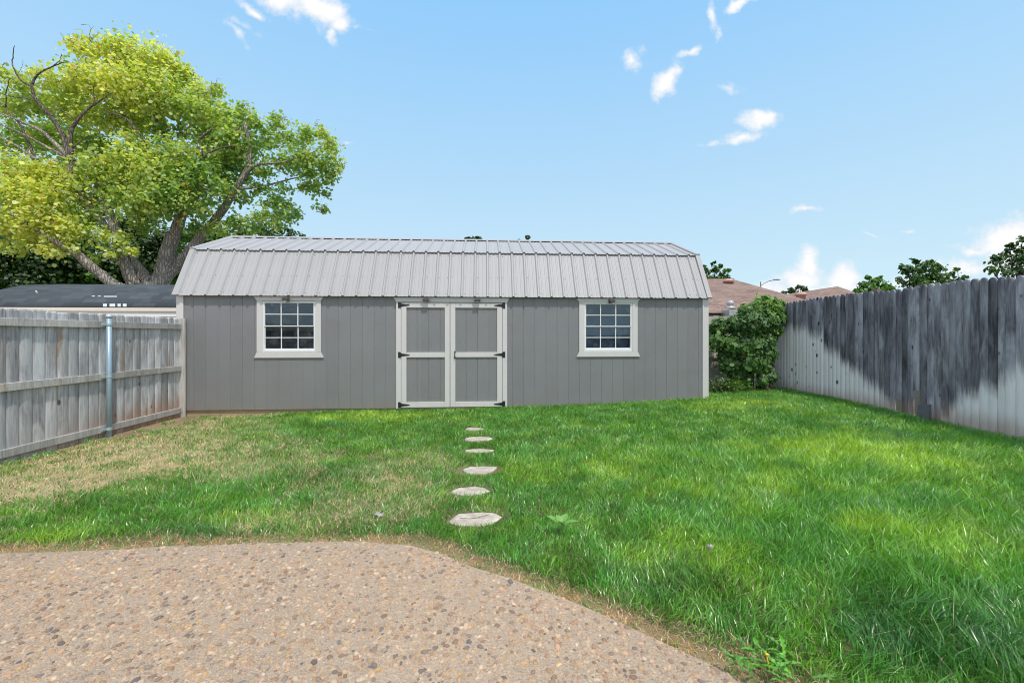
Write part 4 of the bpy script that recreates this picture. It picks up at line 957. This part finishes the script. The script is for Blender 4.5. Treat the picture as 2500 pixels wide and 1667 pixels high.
# ---------------------------------------------------------------- vine in the corner
vn = root('vine', (5.5, 8.85, .15), 'dense green climbing vine covering the fence corner beside the shed', 'vine')
def vb(x, y, r, Y): p = at(x*K, y*K, Y); return (p.x, p.y, p.z, r*K/F*Y)
VB = [vb(*q_) for q_ in [(1655,745,22,8.9),(1650,780,26,8.8),(1672,815,22,8.75),(1690,745,28,8.7),(1695,790,34,8.6),(1690,830,32,8.6),(1720,715,24,8.6),(1745,705,26,8.5),(1770,703,24,8.5),(1730,745,34,8.4),(1765,735,28,8.4),
  (1735,785,34,8.4),(1765,775,24,8.35),(1730,825,32,8.4),(1755,810,24,8.4),(1700,860,24,8.6),(1735,860,26,8.5),(1755,855,18,8.5),(1690,852,16,8.7),(1750,872,18,8.35),(1770,865,14,8.3),(1715,880,16,8.45),(1786,700,15,8.5),(1755,694,18,8.5),(1790,725,16,8.45),(1775,760,18,8.4),(1640,755,14,9),(1648,795,12,9),(1760,840,16,8.4)]]
P2, id2, s2 = clumps(VB, 330, .38, .9, shell=.45, hang=.1, nsub=24)
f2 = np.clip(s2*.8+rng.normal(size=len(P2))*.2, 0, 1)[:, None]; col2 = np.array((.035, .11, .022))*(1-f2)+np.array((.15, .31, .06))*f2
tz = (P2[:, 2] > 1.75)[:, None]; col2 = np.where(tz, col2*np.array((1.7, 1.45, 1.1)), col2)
rd = (rng.random(len(P2)) < .008)[:, None]; col2 = np.where(rd, np.array((.25, .08, .03)), col2)
n2 = P2-np.array([b[:3] for b in VB])[id2]; n2 /= np.linalg.norm(n2, axis=1)[:, None]+1e-6; n2[:, 1] -= .6
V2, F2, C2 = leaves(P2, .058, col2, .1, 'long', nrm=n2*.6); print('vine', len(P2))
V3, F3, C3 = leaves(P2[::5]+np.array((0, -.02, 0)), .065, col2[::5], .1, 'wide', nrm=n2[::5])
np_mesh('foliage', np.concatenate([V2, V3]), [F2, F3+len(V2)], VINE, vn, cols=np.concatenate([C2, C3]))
mb = MB(); random.seed(4)
for i in range(16):
    x0_ = 5.55+random.uniform(-.18, .3); a0 = Vector((x0_, 8.35+random.uniform(-.1, .25), .1))
    tgt = Vector(VB[random.randrange(len(VB))][:3]); limb(mb, [a0, a0+Vector((random.uniform(-.15, .1), 0, .3)), (a0+tgt)/2, tgt], .018, .005, 6, 3, .02)
limb(mb, [Vector((5.75, 8.25, .05)), Vector((5.68, 8.27, .25)), Vector((5.58, 8.3, .5)), Vector((5.5, 8.4, .9))], .05, .025, 8)
limb(mb, [Vector((5.85, 8.3, .05)), Vector((5.78, 8.27, .3)), Vector((5.8, 8.3, .6)), Vector((5.7, 8.4, 1.0))], .03, .02, 8)
build('stem', mb, bark_mat('vine_bark', (.18, .13, .10), (.36, .28, .22)), vn, smooth_=True)
# low plants at its foot
for (px, py, n_, lab, c0) in ((1655, 893, 300, 'small grey-green weed clump at the foot of the vine by the shed', (.10, .16, .09)), (1690, 893, 420, 'bright green leafy weed clump under the middle of the vine', (.12, .26, .04)), (1668, 873, 160, 'pale yellow-green sprig behind the weeds under the vine', (.22, .34, .05))):
    p = at(px*K, py*K, 8.3); gz1 = float(g(p.x, 8.3)); rt = root('weed_clump', (p.x, 8.3, gz1), lab, 'plant', 'weeds under the vine')
    Q = rng.normal(size=(n_, 3))*np.array((.16, .1, .08))+np.array((p.x, 8.3, gz1+.12)); Q[:, 2] = np.maximum(Q[:, 2], gz1+.02)
    cc = np.array(c0)*rng.uniform(.6, 1.3, (n_, 1)); V2, F2, C2 = leaves(Q, .06, cc, .5, 'long'); np_mesh('foliage', V2, [F2], VINE, rt, cols=C2)
    mb = MB()
    for i in range(8): mb.tube([(p.x, 8.3, gz1-.01), (p.x+random.uniform(-.2, .2), 8.3+random.uniform(-.1, .1), gz1+random.uniform(.1, .25))], [.004, .002], 4)
    build('stem', mb, paint('weed_stem', (.15, .2, .06)), rt)

# ---------------------------------------------------------------- lawn
def blades(n, x0, x1, y0, y1, dens, hmul, wid, seed):
    r_ = np.random.default_rng(seed); n = int(dens*(x1-x0)*(y1-y0))
    x = r_.uniform(x0, x1, n); y = r_.uniform(y0, y1, n)
    d = edge_dist(x, y)
    ok = d > -.02
    ok &= ~((x > XL-.02) & (x < XR+.02) & (y > YF-.01)); ok &= (x > XF+.02) & (x < XG-.02) & (y < 9.3)
    # in view wedge, with a margin for other camera positions
    ok &= np.abs(x) < 1.42*y+1.6
    for (sx0, sy0, ra, rb) in STN:
        q_ = .93 if sy0 < 4 else 1.08
        ok &= (((x-sx0)/(ra*q_))**2+((y-sy0)/(rb*q_*.93))**2) > 1
    x, y, d = x[ok], y[ok], d[ok]; n = len(x)
    # dryness
    nz = fbm(x, y, 1.6, 11); nz2 = fbm(x, y, 5, 21); nzf = fbm(x, y, 14, 31, 2)
    dry = dryf(x, y)
    green = 1.0*gb(x, y, 300, 1150, 1.15, .34)+.9*gb(x, y, 80, 1200, .8, .30)+.6*gb(x, y, 560, 1130, .7, .3)+.8*gb(x, y, 420, 1120, .7, .25)
    dry = np.clip((dry*(1-.9*np.clip(green, 0, 1)))*(.25+1.3*nz)+(nz2-.5)*.9, 0, .93)*smooth(.1, .3, dry)
    rimw = .10+.12*vnoise(x, y, 3, 41); rim = 1-smooth(rimw*.6, rimw*1.5, d)
    rim = rim*smooth(.1, .35, vnoise(x, y, 2.2, 43)+.25*(x < .6))
    dry = np.maximum(dry, rim)
    yel = np.clip(1.1*gb(x, y, 860, 955, 1.0, .35)+.9*gb(x, y, 1900, 1040, 1.1, .5)+.8*gb(x, y, 2150, 1080, .9, .4)+.7*gb(x, y, 1700, 950, .8, .6)+.8*gb(x, y, 2000, 1210, .22, .14)+.7*gb(x, y, 1600, 1270, .4, .3)+.5*gb(x, y, 2250, 1250, .6, .4)
        +.7*gb(x, y, 560, 1170, .35, .18)+.6*gb(x, y, 160, 1215, .5, .12)+.55*gb(x, y, 1350, 1060, .9, .5)+.5*gb(x, y, 1750, 1130, .8, .4), 0, 1)
    yel = np.clip(yel*(.5+nz2)+(fbm(x, y, 4.5, 51)-.47)*1.15, 0, 1)
    dk_ = np.clip(1.0*gb(x, y, 420, 1215, .55, .16)+.8*gb(x, y, 780, 1065, .35, .3)+.6*gb(x, y, 2080, 1025, .5, .2)+.5*gb(x, y, 1500, 1330, .5, .25)+.5*gb(x, y, 730, 975, .5, .2)+1.0*gb(x, y, 2150, 1480, .5, .35)+(fbm(x, y, 4.0, 61)-.49)*1.3, 0, 1)
    cG = np.array((.15, .43, .055)); cY = np.array((.52, .76, .07)); cD = np.array((.06, .22, .07)); cS = np.array((.88, .74, .48)); cS2 = np.array((.70, .45, .22))
    col = cG*np.ones((n, 3)); col = col*(1-yel[:, None]*.8)+cY*yel[:, None]*.8; col = col*(1-dk_[:, None]*.75)+cD*dk_[:, None]*.75
    cl = smooth(.35, .65, fbm(x, y, 11, 33, 2)); isdry = r_.random(n) < dry*(.55+.45*cl)+.015
    st_ = np.where((r_.random(n) < .4+.4*rim)[:, None]*(rim > .4)[:, None], cS2, cS)*r_.uniform(.65, 1.2, (n, 1))
    pale_ = np.where(dry > .25, .35, .0)[:, None]; col = col*(1-pale_)+np.array((.27, .38, .14))*pale_
    col = np.where(isdry[:, None], st_, col*r_.uniform(.35, 1.5, (n, 1)))
    # thin out the driest places and the edge along the left fence
    ok = r_.random(n) > .45*smooth(.5, 1, dry)*(rim < .3)
    ok &= ~((x < XF+.42*smooth(4.6, 6.8, y)+.01) & (y > 4.2) & (r_.random(n) < .97) & (vnoise(x, y, 5, 71) < .66))
    x, y, d, col, dry, dk_, nzf, nz, rim, isdry = [a[ok] for a in (x, y, d, col, dry, dk_, nzf, nz, rim, isdry)]; n = len(x)
    lush = smooth(.5, 3, x)*(1-smooth(3.5, 6, y))
    h = (.045+.035*nz+.03*(nzf-.4)+(.05*lush)+.02*dk_)*(1-.35*dry)*r_.uniform(.55, 1.25, n)*hmul
    h *= np.where(rim > .4, .7, 1); h = np.where(r_.random(n) < .02, h*1.5, h)
    for (sx0, sy0, ra, rb) in STN: h = np.where((((x-sx0)/(ra*1.25))**2+((y-sy0)/(rb*1.6))**2) < 1, h*.5, h)
    az = r_.uniform(0, 2*math.pi, n)+1.6*(fbm(x, y, 2.5, 81)-.5); lean = np.abs(r_.normal(size=n))*.45+.15; lean = np.where(isdry, lean*1.7+.35, lean)
    # tufts share their lean
    lx = np.cos(az)*lean+(fbm(x, y, 5, 91)-.5)*1.4+.12; ly = np.sin(az)*lean+(fbm(x, y, 5, 95)-.5)*1.4
    z = g(x, y)-.004; L = np.sqrt(1+lx**2+ly**2)
    B = np.stack([x, y, z], 1)
    D = np.stack([lx/L, ly/L, 1/L], 1)
    wv2 = r_.uniform(0, math.pi, n); sdv = np.stack([np.cos(wv2), np.sin(wv2), np.zeros(n)], 1)
    wd = (wid*r_.uniform(.6, 1.3, n)*np.where(isdry, .65, 1))[:, None]
    mid_ = B+D*(h*.5)[:, None]*np.array((.55, .55, 1.0)); tip_ = B+D*h[:, None]*np.array((1.35, 1.35, .95-.0))
    tip_[:, 2] -= h*.10*np.minimum(lean, 1.5)
    V = np.stack([B-sdv*wd*.5, B+sdv*wd*.5, mid_+sdv*wd*.42, mid_-sdv*wd*.42, tip_], 1).reshape(-1, 3)
    b0 = (np.arange(n)*5)[:, None]; Q = b0+np.array([[0, 1, 2, 3]]); T = b0+np.array([[3, 2, 4]])
    # base of the blade is the thing's own paler sheath colour
    C_ = np.repeat(col, 5, 0)
    return V, Q, T, C_
parts = [blades(0, -1, 3.9, 1.0, 3.2, 10000, 1.0, .0056, 1), blades(0, -5.2, -1, 2.4, 3.2, 8500, 1.0, .0054, 5), blades(0, 3.9, 6.2, 1.6, 3.2, 5000, 1, .0045, 6),
         blades(0, -5.2, 6.2, 3.2, 5.0, 6600, 1.0, .0062, 2), blades(0, -5.2, 6.2, 5.0, 7.66, 4400, 1.0, .0078, 3), blades(0, 4.1, 6.2, 7.66, 9.3, 3800, 1.0, .008, 4)]
off_ = 0; Vs, Qs, Ts, Cs = [], [], [], []
for V, Q, T, C_ in parts: Vs.append(V); Qs.append(Q+off_); Ts.append(T+off_); Cs.append(C_); off_ += len(V)
print('blades', off_/5)
lawn = np_mesh('lawn_grass', np.concatenate(Vs), [np.concatenate(Qs), np.concatenate(Ts)], GRASS, cols=np.concatenate(Cs))
tag(lawn, 'green lawn with dry straw-coloured patches in front of the shed', 'grass', kind='stuff')

# ---------------------------------------------------------------- weeds in the lawn
def jag_leaf(mb, base, az, length, width, rise, jag=True, col=(1,1,1,1)):
    base = Vector(base); d = Vector((math.cos(az), math.sin(az), 0)); s = Vector((-d.y, d.x, 0)); n_ = 9; cs, ls, rs = [], [], []
    for i in range(n_+1):
        t_ = i/n_; w_ = width*math.sin(math.pi*min(1, t_**.8+.04))*(.55+.45*t_ if jag else 1)
        if jag: w_ *= (1.0 if i % 2 else .45)
        c_ = base+d*length*t_+Vector((0, 0, rise*math.sin(math.pi*t_*.62)+.004)); cs.append(c_-Vector((0, 0, .003))); ls.append(c_+s*w_+Vector((0, 0, .003))); rs.append(c_-s*w_+Vector((0, 0, .003)))
    vs = cs+ls+rs; fs = []
    for i in range(n_): fs += [(i, i+1, n_+1+i+1, n_+1+i), (i, 2*(n_+1)+i, 2*(n_+1)+i+1, i+1)]
    mb.add(vs, fs, 0, col)
p = at_z(1880, 1640, -.05); random.seed(2)
dn = root('dandelion_plant', (p.x, p.y, float(g(p.x, p.y))), 'low dandelion with jagged leaves and one yellow bud beside the patio edge', 'plant')
mb = MB()
for k2 in range(34):
    a_ = random.uniform(0, 6.28); ox, oy = random.uniform(-.13, .13), random.uniform(-.08, .09)
    c_ = random.uniform(.7, 1.25); jag_leaf(mb, (p.x+ox, p.y+oy, p.z+.02), a_, random.uniform(.05, .10), random.uniform(.012, .018), random.uniform(.008, .028), True, (.16*c_, .42*c_, .06, 1))
build('leaves', mb, VINE, dn)
mb = MB(); mb.tube([(p.x, p.y, p.z), (p.x, p.y+.02, p.z+.05)], [.003, .0025], 6); mb.lathe((p.x, p.y+.02, p.z+.048), [(.003, 0), (.006, .006), (.007, .010), (.003, .013)], 8); build('flower', mb, paint('dandelion_yellow', (.75, .45, .03)), dn)
p = at_z(1370, 1298, -.04); bw = root('broadleaf_weed', (p.x, p.y, float(g(p.x, p.y))), 'pale broad-leaved weed standing in the lawn right of the largest flagstone', 'plant')
mb = MB()
for a_, L_ in ((2.7, .11), (.9, .10), (-.5, .13), (1.9, .07), (-1.6, .06)): jag_leaf(mb, (p.x, p.y, p.z+.05), a_, L_, .026, .035, False, (.20, .42, .10, 1))
build('leaves', mb, VINE, bw)
mb = MB(); mb.tube([(p.x, p.y, p.z-.02), (p.x, p.y, p.z+.055)], [.003, .003], 5); build('stem', mb, paint('weed_stem2', (.2, .3, .1)), bw)
p = at_z(1732, 1337, .03); gzz = float(g(p.x, p.y)); dc = root('dandelion_clock', (p.x, p.y, gzz), 'white dandelion seed head on a thin stalk in the right lawn', 'plant')
mb = MB(); mb.tube([(p.x, p.y, gzz-.01), (p.x+.004, p.y, gzz+.11)], [.0015, .0013], 5); build('stem', mb, paint('weed_stem3', (.3, .3, .12)), dc)
mb = MB(); cc = Vector((p.x+.004, p.y, gzz+.118))
for k2 in range(160):
    v = Vector((random.gauss(0, 1), random.gauss(0, 1), random.gauss(0, 1))).normalized(); e = v*random.uniform(.013, .017); s1 = v.orthogonal().normalized(); s2_ = v.cross(s1)
    mb.add([cc, cc+e+s1*.0006, cc+e-s1*.0006], [(0,1,2)]); mb.add([cc+e+s1*.003, cc+e+s2_*.003, cc+e-s1*.003, cc+e-s2_*.003], [(0,1,2,3)])
build('seed_head', mb, paint('seed_white', (.5, .49, .46)), dc)
# scrap of pale litter left of the stones
p = at_z(925, 1249, -.05); gzz = float(g(p.x, p.y))+.022; mb = MB(); random.seed(8)
vs = [(p.x+random.uniform(-.004, .004)+.045*(i % 4-1.5)/1.5*.8, p.y+.022*(i//4-1), gzz+random.uniform(-.01, .014)) for i in range(12)]
mb.add(vs, [(r*4+c_, r*4+c_+1, r*4+c_+5, r*4+c_+4) for r in range(2) for c_ in range(3)])
lt = build('paper_scrap', mb, paint('paper', (.36, .37, .38), .8)); tag(lt, 'crumpled pale scrap lying in the grass left of the largest flagstone', 'litter')
